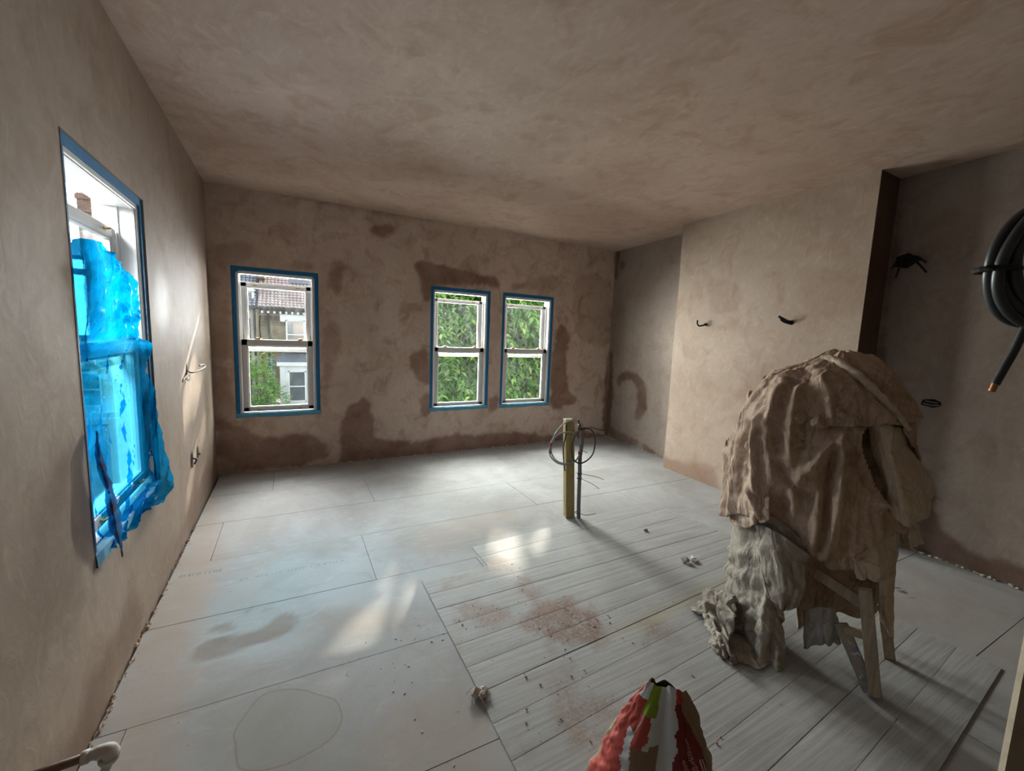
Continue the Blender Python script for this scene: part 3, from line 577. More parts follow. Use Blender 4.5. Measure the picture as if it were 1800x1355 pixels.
def tree(name, label, base, crowns, mat_tint, ll, seed, group=None, limb=.12):
    root = empty(name, base, label, 'tree', group)
    Vs = []; Ts = []
    for i, (c, rad, ns) in enumerate(crowns):
        v, t = leaves(c, rad, ns, 12, ll, mat_tint+random.uniform(-.06, .06), 1.0, seed+i); Vs.append(v); Ts.append(t)
    V = np.concatenate(Vs); T = np.concatenate(Ts); n = len(V)
    f = [(4*i, 4*i+1, 4*i+2, 4*i+3) for i in range(n)]
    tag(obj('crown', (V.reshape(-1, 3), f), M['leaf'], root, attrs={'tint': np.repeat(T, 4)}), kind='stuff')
    bm = bmesh.new(); B = Vector(base); top = Vector(crowns[0][0])
    add_tube(bm, spline([B, B.lerp(top, .4)+Vector((.1, 0, 0)), B.lerp(top, .8), top+Vector((0, 0, .6))], 5), [limb*1.5]*6+[limb]*5+[limb*.5]*5, 9)
    for c, rad, ns in crowns:
        for k in range(5):
            e = Vector(c)+Vector((random.uniform(-.7, .7)*rad[0], random.uniform(-.7, .7)*rad[1], random.uniform(-.2, .7)*rad[2]))
            st = B.lerp(top, random.uniform(.45, .9)); add_tube(bm, spline([st, st.lerp(e, .5)+Vector((0, 0, .25)), e], 4), [limb*.5-.004*q for q in range(9)], 6)
    obj('trunk', bm, M['bark'], root); return root
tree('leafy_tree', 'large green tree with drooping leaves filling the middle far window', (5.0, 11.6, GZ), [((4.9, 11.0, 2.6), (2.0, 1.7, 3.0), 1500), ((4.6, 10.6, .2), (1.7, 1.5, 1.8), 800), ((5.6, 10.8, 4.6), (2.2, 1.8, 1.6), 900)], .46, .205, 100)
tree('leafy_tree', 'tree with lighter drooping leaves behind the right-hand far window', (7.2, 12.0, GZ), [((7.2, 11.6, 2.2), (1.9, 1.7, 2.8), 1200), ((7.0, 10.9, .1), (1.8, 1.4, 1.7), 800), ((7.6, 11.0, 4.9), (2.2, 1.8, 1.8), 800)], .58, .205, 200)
tree('leafy_tree', 'tall dark tree added behind the two leafy trees to block the sun', (10.6, 20.0, GZ), [((10.8, 19.4, 9.4), (4.2, 2.4, 3.6), 1500), ((8.6, 19.6, 3.0), (4.0, 2.0, 4.2), 1300), ((12.6, 19.6, 3.0), (4.0, 2.0, 4.2), 900)], .35, .34, 300, None, .22)  # added tree; its high crown blocks the sun rays, lower crowns fill the view
sb = empty('garden_shrub', (-.75, 21.6, GZ), 'bright green bush below the brick wall, in the lower left of the view outside', 'bush')
v, t = leaves((-.85, 21.6, -1.3), (.85, .7, 1.55), 1000, 10, .10, .62, .4, 400, .5); v2, t2 = leaves((-.1, 21.6, -1.9), (.5, .5, .9), 300, 10, .09, .4, .4, 410, .5)
V = np.concatenate([v, v2]); tag(obj('foliage', (V.reshape(-1, 3), [(4*i, 4*i+1, 4*i+2, 4*i+3) for i in range(len(V))]), M['leaf'], sb, attrs={'tint': np.repeat(np.concatenate([t, t2]), 4)}), kind='stuff')
bm = bmesh.new()
for k in range(7): add_tube(bm, [(-.75+random.uniform(-.2, .2), 21.6, GZ), (-.75+random.uniform(-.6, .6), 21.6+random.uniform(-.3, .3), -1.2)], [.04, .015], 6)
obj('stem', bm, M['bark'], sb)

# ------------------------------------------------------------ blue plastic sheet on the left window
PLASTIC = [[(-0.033, 2.102, 1.756), (0.017, 2.05, 1.769), (0.037, 2.092, 1.781), (0.046, 2.161, 1.783), (0.036, 2.297, 1.781)], [(-0.033, 2.1, 1.702), (0.027, 2.062, 1.71), (0.057, 2.115, 1.721), (0.056, 2.265, 1.734), (0.034, 2.497, 1.74)], [(-0.033, 2.1, 1.632), (0.037, 2.053, 1.635), (0.067, 2.136, 1.646), (0.065, 2.324, 1.665), (0.033, 2.662, 1.68)], [(-0.033, 2.106, 1.552), (0.037, 2.067, 1.555), (0.066, 2.158, 1.562), (0.065, 2.396, 1.571), (0.043, 2.676, 1.568)], [(-0.033, 2.108, 1.491), (0.027, 2.08, 1.481), (0.056, 2.164, 1.471), (0.066, 2.304, 1.472), (0.054, 2.598, 1.489)], [(-0.033, 2.114, 1.429), (0.017, 2.1, 1.421), (0.036, 2.223, 1.416), (0.045, 2.4, 1.427), (0.044, 2.626, 1.424)], [(-0.033, 2.119, 1.383), (0.017, 2.118, 1.384), (0.036, 2.279, 1.387), (0.044, 2.533, 1.394), (0.042, 2.831, 1.373)], [(-0.033, 2.127, 1.323), (0.017, 2.133, 1.327), (0.015, 2.372, 1.322), (0.014, 2.64, 1.318), (0.033, 2.75, 1.276)], [(-0.033, 2.133, 1.258), (-0.004, 2.212, 1.253), (-0.005, 2.449, 1.238), (0.003, 2.687, 1.224), (0.033, 2.735, 1.207)], [(-0.033, 2.143, 1.181), (-0.014, 2.259, 1.174), (-0.016, 2.497, 1.149), (-0.007, 2.745, 1.13), (0.032, 2.87, 1.099)], [(-0.034, 2.153, 1.079), (-0.014, 2.272, 1.062), (-0.016, 2.508, 1.024), (-0.007, 2.761, 0.987), (0.042, 2.868, 0.947)], [(-0.034, 2.162, 0.964), (-0.014, 2.283, 0.935), (-0.016, 2.518, 0.885), (-0.007, 2.776, 0.831), (0.052, 2.872, 0.765)], [(-0.034, 2.17, 0.845), (-0.014, 2.3, 0.798), (-0.016, 2.535, 0.738), (0.003, 2.772, 0.685), (0.062, 2.933, 0.585)], [(-0.034, 2.171, 0.739), (-0.004, 2.267, 0.683), (0.005, 2.421, 0.646), (0.024, 2.557, 0.642), (0.052, 2.896, 0.546)], [(-0.034, 2.176, 0.653), (0.016, 2.182, 0.621), (0.026, 2.302, 0.596), (0.035, 2.451, 0.593), (0.054, 2.637, 0.583)], [(-0.034, 2.181, 0.59), (0.027, 2.126, 0.587), (0.036, 2.218, 0.58), (0.035, 2.363, 0.567), (0.044, 2.549, 0.572)]]
FLAP = [[(0.037, 2.023, 1.081), (0.047, 2.012, 1.091), (0.047, 2.036, 1.077)], [(0.048, 1.979, 1.027), (0.068, 1.949, 1.037), (0.057, 2.018, 1.003)], [(0.047, 1.984, 0.951), (0.078, 1.937, 0.968), (0.067, 2.023, 0.926)], [(0.047, 2.02, 0.864), (0.088, 1.94, 0.89), (0.067, 2.072, 0.824)], [(0.047, 2.034, 0.769), (0.098, 1.935, 0.8), (0.067, 2.12, 0.719)], [(0.047, 2.05, 0.682), (0.098, 1.957, 0.714), (0.067, 2.117, 0.645)], [(0.057, 2.072, 0.616), (0.087, 2.009, 0.64), (0.067, 2.112, 0.59)], [(0.067, 2.087, 0.561), (0.077, 2.063, 0.567), (0.067, 2.11, 0.547)]]
def _poly():
    t = NT('blue_polythene'); p = t.pos(); th = t.attr('thick')
    n = t.noise(p, 9, 6, .6, 1.5); cr = t.noise(t.mapping(p, (4, 4, 1.2), (.3, .2, .1)), 7, 6, .65, 2)
    tr = t.n('BsdfTransparent'); t.t.links.new(t.mix(th, (.13, .70, .98), (.02, .30, .62)), tr.inputs[0])
    tl = t.n('BsdfTranslucent', Color=(.0, .24, .52, 1)); df = t.n('BsdfDiffuse', Color=(.0, .30, .62, 1))
    gl = t.n('BsdfGlossy', Color=(.7, .9, 1, 1), Roughness=.22)
    def ms(f, a, b):
        m = t.n('MixShader', Fac=f); t.t.links.new(a, m.inputs[1]); t.t.links.new(b, m.inputs[2]); return m.outputs[0]
    bp = t.bump(t.math('ADD', n, t.math('MULTIPLY', cr, 1.4)), .9, .03)
    for q in (tl, df, gl): t.t.links.new(bp, q.inputs['Normal'])
    body = ms(.3, tl.outputs[0], df.outputs[0])
    fac = t.math('ADD', t.mr(th, 0, 1, .22, .80), t.math('MULTIPLY', t.math('SUBTRACT', n, .5), .35))
    s = ms(t.math('MINIMUM', t.math('MAXIMUM', fac, .08), .95), tr.outputs[0], body)
    s = ms(t.math('MULTIPLY', t.mr(cr, .6, .75), .35), s, gl.outputs[0])
    d = t.n('BsdfDiffuse', Color=(.10, .065, .045, 1))
    return t.surf(ms(t.math('MULTIPLY', t.attr('dirt'), t.mr(t.noise(p, 55, 5, .7, .5), .42, .58)), s, d.outputs[0]))
M['poly'] = _poly()
def patch(ctrl, m, crumple, seed, scale=9.):
    """smooth sheet through a grid of control points, crumpled along its normals"""
    C = np.array(ctrl); rows = [spline(r, m) for r in C]; R = np.array([[tuple(p) for p in r] for r in rows])
    G = np.array([[tuple(p) for p in spline(R[:, k], m)] for k in range(R.shape[1])]).transpose(1, 0, 2)
    du = np.gradient(G, axis=1); dv = np.gradient(G, axis=0); N = np.cross(du, dv); N /= np.linalg.norm(N, axis=2)[..., None]+1e-9
    S1 = np.cumsum(np.linalg.norm(du, axis=2), 1); S2 = np.cumsum(np.linalg.norm(dv, axis=2), 0)
    a = vnoise(S1*scale, S2*scale, seed, 3); b = vnoise(S1*scale*.7+9, S2*scale*1.6, seed+1, 4)
    h = (1-np.abs(2*a-1)*1.6)*.6+(b-.5)
    G = G+N*(h*crumple)[..., None]
    return G
def sheet_faces(nr, nc): return [(i*nc+j, i*nc+j+1, (i+1)*nc+j+1, (i+1)*nc+j) for i in range(nr-1) for j in range(nc-1)]
pl = empty('plastic_sheet', (.02, 2.45, .57), 'torn blue plastic sheet hanging over the left window', 'plastic sheet')
G = patch(PLASTIC, 11, .030, 81, 10.); nr, nc = G.shape[:2]
v_ = np.linspace(0, 1, nr)[:, None]+np.zeros((1, nc)); u_ = np.linspace(0, 1, nc)[None, :]+np.zeros((nr, 1))
G[:, :, 0] += (.012*np.sin(u_*26+2*v_)+.008*np.sin(u_*47+5*v_))*np.clip((v_-.5)*3, 0, 1)
thick = np.clip(1.25-np.clip((v_-.30)/.14, 0, 1)*1.2, 0.05, 1)+np.clip((u_-.80)*4, 0, .55)*(v_ > .35)+.55*np.exp(-((u_-.16)/.10)**2)*(v_ > .4)*(v_ < .75)+.35*np.clip((v_-.86)*6, 0, 1)
obj('plastic', (G.reshape(-1, 3), sheet_faces(nr, nc)), M['poly'], pl, True, attrs={'thick': np.clip(thick, 0, 1).ravel(), 'dirt': (.8*np.exp(-((u_-.2-.12*v_)/.06)**2)*np.exp(-((v_-.22)/.1)**2)).ravel()})
G = patch(FLAP, 8, .010, 85, 14.); nr, nc = G.shape[:2]
v_ = np.linspace(0, 1, nr)[:, None]+np.zeros((1, nc)); u_ = np.linspace(0, 1, nc)[None, :]+np.zeros((nr, 1))
tag(obj('torn_flap', (G.reshape(-1, 3), sheet_faces(nr, nc)), M['poly'], pl, True, attrs={'thick': np.full(nr*nc, .75), 'dirt': np.clip(1.15*np.exp(-((u_-.62+.2*v_)/.42)**2)*np.clip(v_*5, 0, 1), 0, 1).ravel()}), 'pointed flap smeared with brown plaster')

# ------------------------------------------------------------ protection sheets on the floor
def _sheet():
    t = NT('white_woodgrain_sheet'); p = t.pos()
    g = t.noise(t.mapping(p, (.7, 22, 1), (0, 0, -.03)), 3.2, 8, .62, .6); g2 = t.noise(t.mapping(p, (1.6, 60, 1), (0, 0, -.03)), 2.5, 5, .6, .3)
    mid = t.noise(p, 6, 7, .65, 1.); fine = t.noise(p, 75, 5, .7)
    c = t.mix(t.mr(g, .35, .68), (.27, .262, .25), (.385, .385, .38)); c = t.mix(t.mr(g2, .58, .74, 0, .35), c, (.36, .345, .325))
    d = t.attr('dust'); dd = t.math('MULTIPLY', d, t.mr(t.math('ADD', t.math('MULTIPLY', mid, .45), t.math('MULTIPLY', fine, .55)),   .38, .56, .05, 1.2))
    c = t.mix(dd, c, (.20, .125, .095)); c = t.mix(t.mr(mid, .5, .75, 0, .35), c, (.44, .40, .36))
    y = t.attr('yellow'); c = t.mix(t.math('MULTIPLY', y, t.mr(mid, .3, .7, .2, .9)), c, (.42, .37, .20))
    c = t.mix(t.mr(t.noise(p, 95, 2, .5), .70, .75, 0, .7), c, (.13, .09, .07))
    return t.surf(t.pbr(c, t.mr(g, .3, .7, .6, .78), t.bump(t.math('ADD', g2, t.math('MULTIPLY', dd, .6)), .12, .006), 0, .25))
M['sheet'] = _sheet()
def prot_sheet(label, x0, x1, ynear, yfar, sl0, sl1, n, z0, seed):
    """n boards between near and far edge (edge = y at x0 plus slope*(x-x0))"""
    root = empty('floor_protection_sheet', (x0, ynear, 0), label, 'floor sheet', 'white protection sheets on the floor')
    r = np.random.default_rng(seed)
    for k in range(n):
        xs = np.linspace(x0, x1, max(2, int((x1-x0)/.03))); g = .0013
        def edge(q): return lambda x: (ynear+(yfar-ynear)*q)+(sl0+(sl1-sl0)*q)*(x-x0)
        e0, e1 = edge(k/n), edge((k+1)/n); nv = 7
        X = np.repeat(xs[:, None], nv, 1); Y = np.stack([np.linspace(e0(x)+g, e1(x)-g, nv) for x in xs]); Z = z0+.003+.0018*(vnoise(X*2, Y*3, seed, 2)-.5)+r.normal()*.0003
        Z[:, 0] -= .0008; Z[:, -1] -= .0008
        nx = len(xs); V = np.stack([X, Y, Z], 2).reshape(-1, 3); F = sheet_faces(nx, nv)
        rim = [i*nv for i in range(nx)]+[(nx-1)*nv+j for j in range(1, nv)]+[i*nv+nv-1 for i in range(nx-2, -1, -1)]+[j for j in range(nv-2, 0, -1)]
        b = len(V); V = np.concatenate([V, [(V[q][0], V[q][1], z0+.0004) for q in rim]]); F = F+[(rim[i], b+i, b+(i+1) % len(rim), rim[(i+1) % len(rim)]) for i in range(len(rim))]
        zz = np.zeros(len(rim))
        fixn(obj('plank', (V, F), M['sheet'], root, attrs={'dust': np.concatenate([np.minimum(1.25*stains(X, Y, DUST, 91, .06, .13), 1).ravel(), zz]), 'yellow': np.concatenate([stains(X, Y, YELLOW, 95, .05, .03).ravel(), zz])}))
    return root
prot_sheet('narrow white wood-grain floor sheet by the timber post, furthest of the three', 1.774, 3.64, 2.12, 2.545, -.005, .066, 3, .0005, 1)
prot_sheet('middle white wood-grain floor sheet, dusted with pink plaster', 1.345, 3.67, 1.421, 2.295, .045, -.035, 6, .0022, 2)
prot_sheet('nearest white wood-grain floor sheet, under the plaster bag and draped trestle', 1.335, 3.64, .33, 1.428, .06, .045, 7, .0008, 3)

# ------------------------------------------------------------ timber post with cable coils
def _timber(name, a, b, sc=(14, 14, .9)):
    t = NT(name); p = t.pos(); g = t.noise(t.mapping(p, sc), 3, 6, .6, .8)
    c = t.mix(t.mr(g, .3, .7), a, b); c = t.mix(t.mr(t.noise(p, 22, 4), .55, .75, 0, .5), c, tuple(x*.6 for x in a))
    return t.surf(t.pbr(c, .7, t.bump(g, .15, .004)))
M['treated'] = _timber('treated_timber', (.20, .145, .05), (.34, .26, .11))
M['old_wood'] = _timber('old_dusty_timber', (.27, .22, .15), (.42, .37, .29))
M['grey_cable'] = simple('grey_cable', (.26, .27, .27), .45, 0, .12, 20)
M['dark_cable'] = simple('dark_cable', (.045, .04, .038), .45, 0, .2, 20)
M['red_tape'] = simple('red_tape', (.35, .02, .03), .5)
M['conduit'] = simple('grey_conduit', (.13, .13, .125), .5, 0, .2, 18)
M['copper'] = simple('bare_copper', (.55, .25, .12), .35, 1, .15, 30)
post = empty('timber_post', (2.715, 2.69, 0), 'short square treated timber post standing on the far floor sheet edge', 'post')
bm = bmesh.new(); Mp = Matrix.Translation((2.715, 2.69, 0)) @ Matrix.Rotation(-.30, 4, 'Z') @ Matrix.Shear('XY', 4, (-.052, .02))
add_box(bm, (0, 0, .415), (.075, .075, .83), .004, Mp); obj('timber', bm, M['treated'], post)
obj('top_cut', box((0, 0, .832), (.066, .066, .006), .001, Mp), M['old_wood'], post)
def pathobj(name, pts, r, mat, par=None, n=8, m=6): return obj(name, tube(spline(pts, m), r, n), mat, par, True)
_cd = pathobj('cable_duct', [(2.736, 2.65, .80), (2.765, 2.638, .678), (2.757, 2.642, .533), (2.762, 2.64, .387), (2.766, 2.64, .239), (2.768, 2.636, .10), (2.772, 2.632, .004)], .016, M['conduit'], post)
_cd['label'] = 'grey plastic duct fixed to the post'
for z in (.385, .345, .05): obj('cable_tie', tube([(2.762+.02*math.cos(a), 2.64+.02*math.sin(a), z) for a in [k*math.pi/6 for k in range(13)]], .003, 5), M['black'], post)
for q in ([(2.765, 2.66, .382), (2.815, 2.638, .37), (2.899, 2.593, .355), (2.955, 2.563, .332)], [(2.765, 2.66, .343), (2.804, 2.644, .326), (2.869, 2.609, .294), (2.926, 2.579, .252)], [(2.775, 2.645, .04), (2.833, 2.628, .019), (2.891, 2.597, .027), (2.912, 2.586, .038)], [(2.762, 2.650, .582), (2.792, 2.65, .569), (2.826, 2.632, .556)]):
    pathobj('cable_tie_tail', q, .0022, M['black'], post, 5)
def shift(P, d): return [tuple(np.array(p)+np.array(d)) for p in P]
GL = [(2.729, 2.684, .829), (2.692, 2.704, .837), (2.636, 2.734, .806), (2.586, 2.761, .728), (2.552, 2.778, .64), (2.543, 2.784, .572), (2.557, 2.776, .525), (2.601, 2.752, .478), (2.652, 2.725, .461), (2.701, 2.699, .468), (2.737, 2.68, .503), (2.755, 2.67, .557), (2.756, 2.669, .62), (2.736, 2.68, .687), (2.701, 2.699, .733), (2.651, 2.725, .735), (2.603, 2.752, .719), (2.568, 2.77, .67), (2.554, 2.778, .607), (2.56, 2.774, .549), (2.596, 2.755, .497), (2.651, 2.726, .475), (2.709, 2.695, .478)]
nrm = np.array([-.472, -.8815, 0]); kk = len(GL)
GL = [tuple(np.array(p)+nrm*(.047+.012*math.sin(i*1.3))+np.array([0, 0, .003 if i < 2 else 0])) for i, p in enumerate(GL)]
gc = empty('cable_coil', (2.66, 2.68, .47), 'pale grey cable looped and hung on the left of the timber post', 'cable', 'cable coils on the timber post')
pathobj('cable', GL, .0058, M['grey_cable'], gc)
pathobj('cable', shift([(2.661, 2.72, .79), (2.664, 2.718, .722), (2.655, 2.723, .649), (2.651, 2.726, .577), (2.659, 2.721, .481), (2.671, 2.715, .408)], nrm*.03+np.array([-.01, 0, 0])), .0055, M['dark_cable'], gc)['label'] = 'darker cable tail hanging straight down'
for i in (4, 5, 11): pathobj('tape_band', [GL[i], tuple(np.array(GL[i])*.6+np.array(GL[i+1])*.4)], .0085, M['red_tape'], gc)['label'] = 'red tape band'
DL = [(2.736, 2.68, .773), (2.761, 2.667, .764), (2.806, 2.643, .78), (2.845, 2.622, .744), (2.861, 2.613, .673), (2.853, 2.617, .586), (2.827, 2.631, .527), (2.783, 2.655, .491), (2.742, 2.677, .494), (2.711, 2.694, .531), (2.699, 2.7, .603), (2.708, 2.695, .685), (2.729, 2.684, .744), (2.761, 2.667, .774), (2.81, 2.64, .776)]
DL = [tuple(np.array(p)+nrm*(.072+.008*math.sin(i*1.7))) for i, p in enumerate(DL)]
dc = empty('cable_coil', (2.78, 2.65, .48), 'dark cable coiled in a ring on the right of the timber post', 'cable', 'cable coils on the timber post')
pathobj('cable', DL, .0062, M['dark_cable'], dc)
pathobj('cable', [DL[0], (2.74, 2.66, .80), (2.735, 2.665, .835)], .0062, M['dark_cable'], dc)

# ------------------------------------------------------------ cable ends and back boxes on the walls
def cable_end(label, paths, r, mat, hole=None, hs=(.05, .05), name='cable_end', cat='cable', facing=(1, 0, 0)):
    root = empty(name, hole, label, cat)
    fx = Vector(facing); sd = Vector((-fx.y, fx.x, 0)); Fm = Matrix(((fx.x, sd.x, 0, hole[0]), (fx.y, sd.y, 0, hole[1]), (0, 0, 1, hole[2]), (0, 0, 0, 1)))
    bm = bmesh.new(); n = 10
    ring = [(math.cos(2*math.pi*k/n)*hs[0]/2*(1+.12*math.sin(k*2.3)), math.sin(2*math.pi*k/n)*hs[1]/2*(1+.1*math.cos(k*3.1))) for k in range(n)]
    a = [bm.verts.new(Fm @ Vector((.004, p, q))) for p, q in ring]; bm.faces.new(a)
    obj('wall_hole', bm, M['void'], root)
    for p in paths: pathobj('cable', p, r, mat, root, 6)
    return root
cable_end('grey cable bent into a hook sticking out of the left wall', [[(.0, 3.742, 1.158), (.03, 3.76, 1.137), (.066, 3.873, 1.147), (.080, 3.963, 1.160), (.080, 3.985, 1.172), (.070, 3.94, 1.182), (.062, 3.885, 1.178)], [(.002, 3.74, 1.15), (.02, 3.69, 1.13), (.012, 3.60, 1.105), (.008, 3.58, 1.09)]], .0055, M['conduit'], (lx(3.74), 3.74, 1.165), (.035, .09))
cable_end('dark back box cut into the left wall near the floor, nearer of the pair', [[(.0, 3.75, .50), (.03, 3.77, .48), (.02, 3.75, .45)]], .006, M['dark_cable'], (lx(3.75), 3.75, .485), (.07, .13), 'back_box', 'back box')
cable_end('dark back box cut into the left wall near the floor, nearer the corner', [[(.0, 3.97, .49), (.02, 3.98, .46)]], .006, M['dark_cable'], (lx(3.97), 3.97, .487), (.06, .10), 'back_box', 'back box')
_y = 2.955; cable_end('black cable end bent upward on the chimney breast, further from the camera', [[(chx(_y), _y, 1.69), (chx(_y)-.05, _y+.04, 1.675), (chx(_y)-.06, _y+.06, 1.70), (chx(_y)-.055, _y+.065, 1.735)]], .009, M['black'], (chx(_y), _y, 1.692), (.05, .03), facing=(-1, 0, 0))
_y = 2.085; cable_end('thick black cable end on the chimney breast, nearer the draped sheets', [[(chx(_y), _y, 1.70), (chx(_y)-.04, _y+.03, 1.72), (chx(_y)-.07, _y+.075, 1.752)], [(chx(_y), _y, 1.69), (chx(_y)-.03, _y+.04, 1.705), (chx(_y)-.06, _y+.06, 1.73)]], .011, M['black'], (chx(_y), _y, 1.70), (.05, .04), facing=(-1, 0, 0))
_x = rx(1.44); cable_end('bunch of black wires sticking out high on the right wall beside the chimney breast', [[(_x, 1.47, 2.17), (_x-.05, 1.45+a, 2.16+b), (_x-.09, 1.43+c, 2.13+d)] for a, b, c, d in ((-.05, .03, -.11, .0), (-.06, -.01, -.12, -.07), (.02, .0, .05, -.09), (.0, .03, .03, .04), (-.02, .02, -.07, .03), (.04, .02, .08, -.02), (-.04, .0, -.09, .02))], .007, M['black'], (_x, 1.47, 2.17), (.13, .11), facing=(-1, 0, 0))
_x = rx(1.2); cable_end('black back box with cable ends low on the right wall', [[(_x+.0, 1.23, 1.13), (_x-.02, 1.20, 1.128), (_x-.02, 1.16, 1.125)], [(_x, 1.24, 1.11), (_x-.02, 1.19, 1.105), (_x-.015, 1.15, 1.11)]], .006, M['conduit'], (_x, 1.2, 1.118), (.115, .06), 'back_box', 'back box', (-1, 0, 0))
tag(obj('wall_cable', tube(spline([(4.66, D-.03, .172), (4.74, D-.03, .145), (4.86, D-.02, .11), (5.0, D-.01, .072)], 5), .006, 6), M['dark_cable'], None, True), 'thin dark cable running into the far right corner above the floor', 'cable')
tag(obj('wall_cable', tube(spline([(.012, 4.66, .20), (.05, 4.72, .175), (.085, 4.76, .10), (.09, 4.78, .0)], 6), .0045, 6), M['grey_cable'], None, True), 'thin pale cable curving down into the far left corner', 'cable')

# ------------------------------------------------------------ small debris
M['crumb'] = simple('plaster_crumb', (.34, .235, .18), .9, 0, .3, 40)
M['white_crumb'] = simple('pale_plaster_crumb', (.52, .47, .42), .9, 0, .25, 40)
def lump(bm, c, s, seed):
    r = np.random.default_rng(seed); R = bmesh.ops.create_icosphere(bm, subdivisions=1, radius=1)
    for v in R['verts']:
        k = 1+r.normal()*.22; v.co = Vector((c[0]+v.co.x*s[0]*k, c[1]+v.co.y*s[1]*k, c[2]+max(-.3, v.co.z)*s[2]*k))
for lab, nm, cs, mat in (('crumpled tan plaster lump on the middle floor sheet beside the draped trestle', 'plaster_lump', [(3.03, 1.765, .03), (3.075, 1.745, .02), (3.10, 1.77, .025), (3.01, 1.735, .015)], 'white_crumb'),
                         ('small flat plaster flake on the far floor sheet behind the post shadow', 'plaster_lump', [(3.11, 2.22, .016)], 'crumb'),
                         ('tuft of pale fluff at the left corner between two floor sheets', 'fluff_tuft', [(1.325, 1.415, .03), (1.345, 1.40, .022), (1.36, 1.425, .015)], 'white_crumb')):
    bm = bmesh.new()
    for i, (x, y, s) in enumerate(cs): lump(bm, (x, y, .008+s*.3), (s, s*.8, s*.8), int(x*1000)+i)
    if nm == 'fluff_tuft':
        for k in range(14):
            a = random.uniform(0, 6.28); add_tube(bm, [(1.335, 1.41, .012), (1.335+.03*math.cos(a), 1.41+.03*math.sin(a), .03), (1.335+.05*math.cos(a+.3), 1.41+.05*math.sin(a+.3), .012)], .0018, 4)
    tag(obj(nm, bm, M[mat]), lab, 'debris')
def crumbs(name, regions, mat, label, smin, smax, z=.0):
    bm = bmesh.new(); r = random.Random(5)
    for (cx, cy, sx, sy, n) in regions:
        for k in range(n):
            s = smin+(smax-smin)*r.random()**3; x = r.gauss(cx, sx); y = r.gauss(cy, sy)
            if x < .03 or y > D-.03: continue
            m_ = Matrix.Translation((x, y, z+s*.25)) @ Matrix.Rotation(r.uniform(0, 3), 4, 'Z') @ Matrix.Diagonal((s, s*r.uniform(.5, 1), s*r.uniform(.3, .7), 1))
            bmesh.ops.create_icosphere(bm, subdivisions=1, radius=1, matrix=m_) if s > .006 else bmesh.ops.create_cone(bm, segments=4, radius1=1, radius2=.3, depth=1, cap_ends=True, matrix=m_)
    tag(obj(name, bm, mat), label, 'debris', kind='stuff')
crumbs('plaster_crumbs', [(1.95, 1.6, .16, .12, 170), (1.55, 1.85, .12, .07, 60), (1.68, 1.2, .12, .1, 90), (1.9, 2.0, .08, .1, 40), (2.4, 1.45, .15, .08, 30), (2.3, 1.0, .3, .2, 30)], M['crumb'], 'pink plaster crumbs scattered over the floor sheets', .001, .007, .006)
crumbs('plaster_crumbs', [(1.2, 1.85, .09, .1, 90), (.9, 1.75, .12, .1, 40), (1.0, 1.3, .3, .25, 60), (.4, 2.2, .3, .5, 40)], M['white_crumb'], 'pale plaster crumbs on the bare chipboard left of the sheets', .001, .007)
bm = bmesh.new()
for k in range(260):
    y = random.uniform(1.0, 4.8); s = random.uniform(.002, .009)
    if vnoise(np.array([y*3.1]), np.array([1.7]), 7, 2)[0] < .42: continue
    lump(bm, (lx(y)+random.uniform(.002, .02), y, random.uniform(-.006, .008)), (s*.7, s*1.6, s*.9), k)
tag(obj('plaster_rubble', bm, M['crumb']), 'ragged plaster crumbs along the gap at the foot of the left wall', 'debris', kind='stuff')
bm = bmesh.new()
for k in range(220):
    s = random.uniform(.003, .010)
    if k < 90:
        x = random.uniform(.3, 4.8); c = (x, D-random.uniform(.012, .02), .004)
    elif k < 150: y = random.uniform(3.4, 4.85); c = (rx(y)-random.uniform(.016, .026), y, .006)
    else: y = random.uniform(.1, 1.4); c = (rx(y)-random.uniform(.016, .03), y, .006)
    lump(bm, c, (s*1.6, s*1.6, s), 900+k)
tag(obj('plaster_rubble', bm, M['white_crumb']), 'pale plaster crumbs along the foot of the far and right walls', 'debris', kind='stuff')

# ------------------------------------------------------------ plaster bag
ER = Vector((.8815, -.472, 0)); ED = Vector((.472, .8815, 0))
M['bag_red'] = simple('red_printed_paper', (.47, .075, .055), .5, 0, .1, 12, .35, .05); M['bag_dark_red'] = simple('deep_red_printed_paper', (.20, .022, .02), .5, 0, .12, 12, .35, .05)
M['bag_white'] = simple('white_paper', (.66, .68, .68), .6, 0, .08, 14, .3, .08); M['bag_green'] = simple('green_printed_paper', (.26, .38, .03), .5, 0, .25, 10)
M['kraft'] = simple('brown_kraft_paper', (.30, .205, .13), .7, 0, .14, 14, .25, .08); M['print_pale'] = simple('pale_print', (.78, .50, .42), .6); M['print_white'] = simple('white_print', (.72, .70, .68), .6); M['print_dark'] = simple('dark_print', (.09, .10, .13), .6)
BC = Vector((1.655, .765, 0)); EB = Vector((.62, -.785, 0)); FB = Vector((.785, .62, 0))
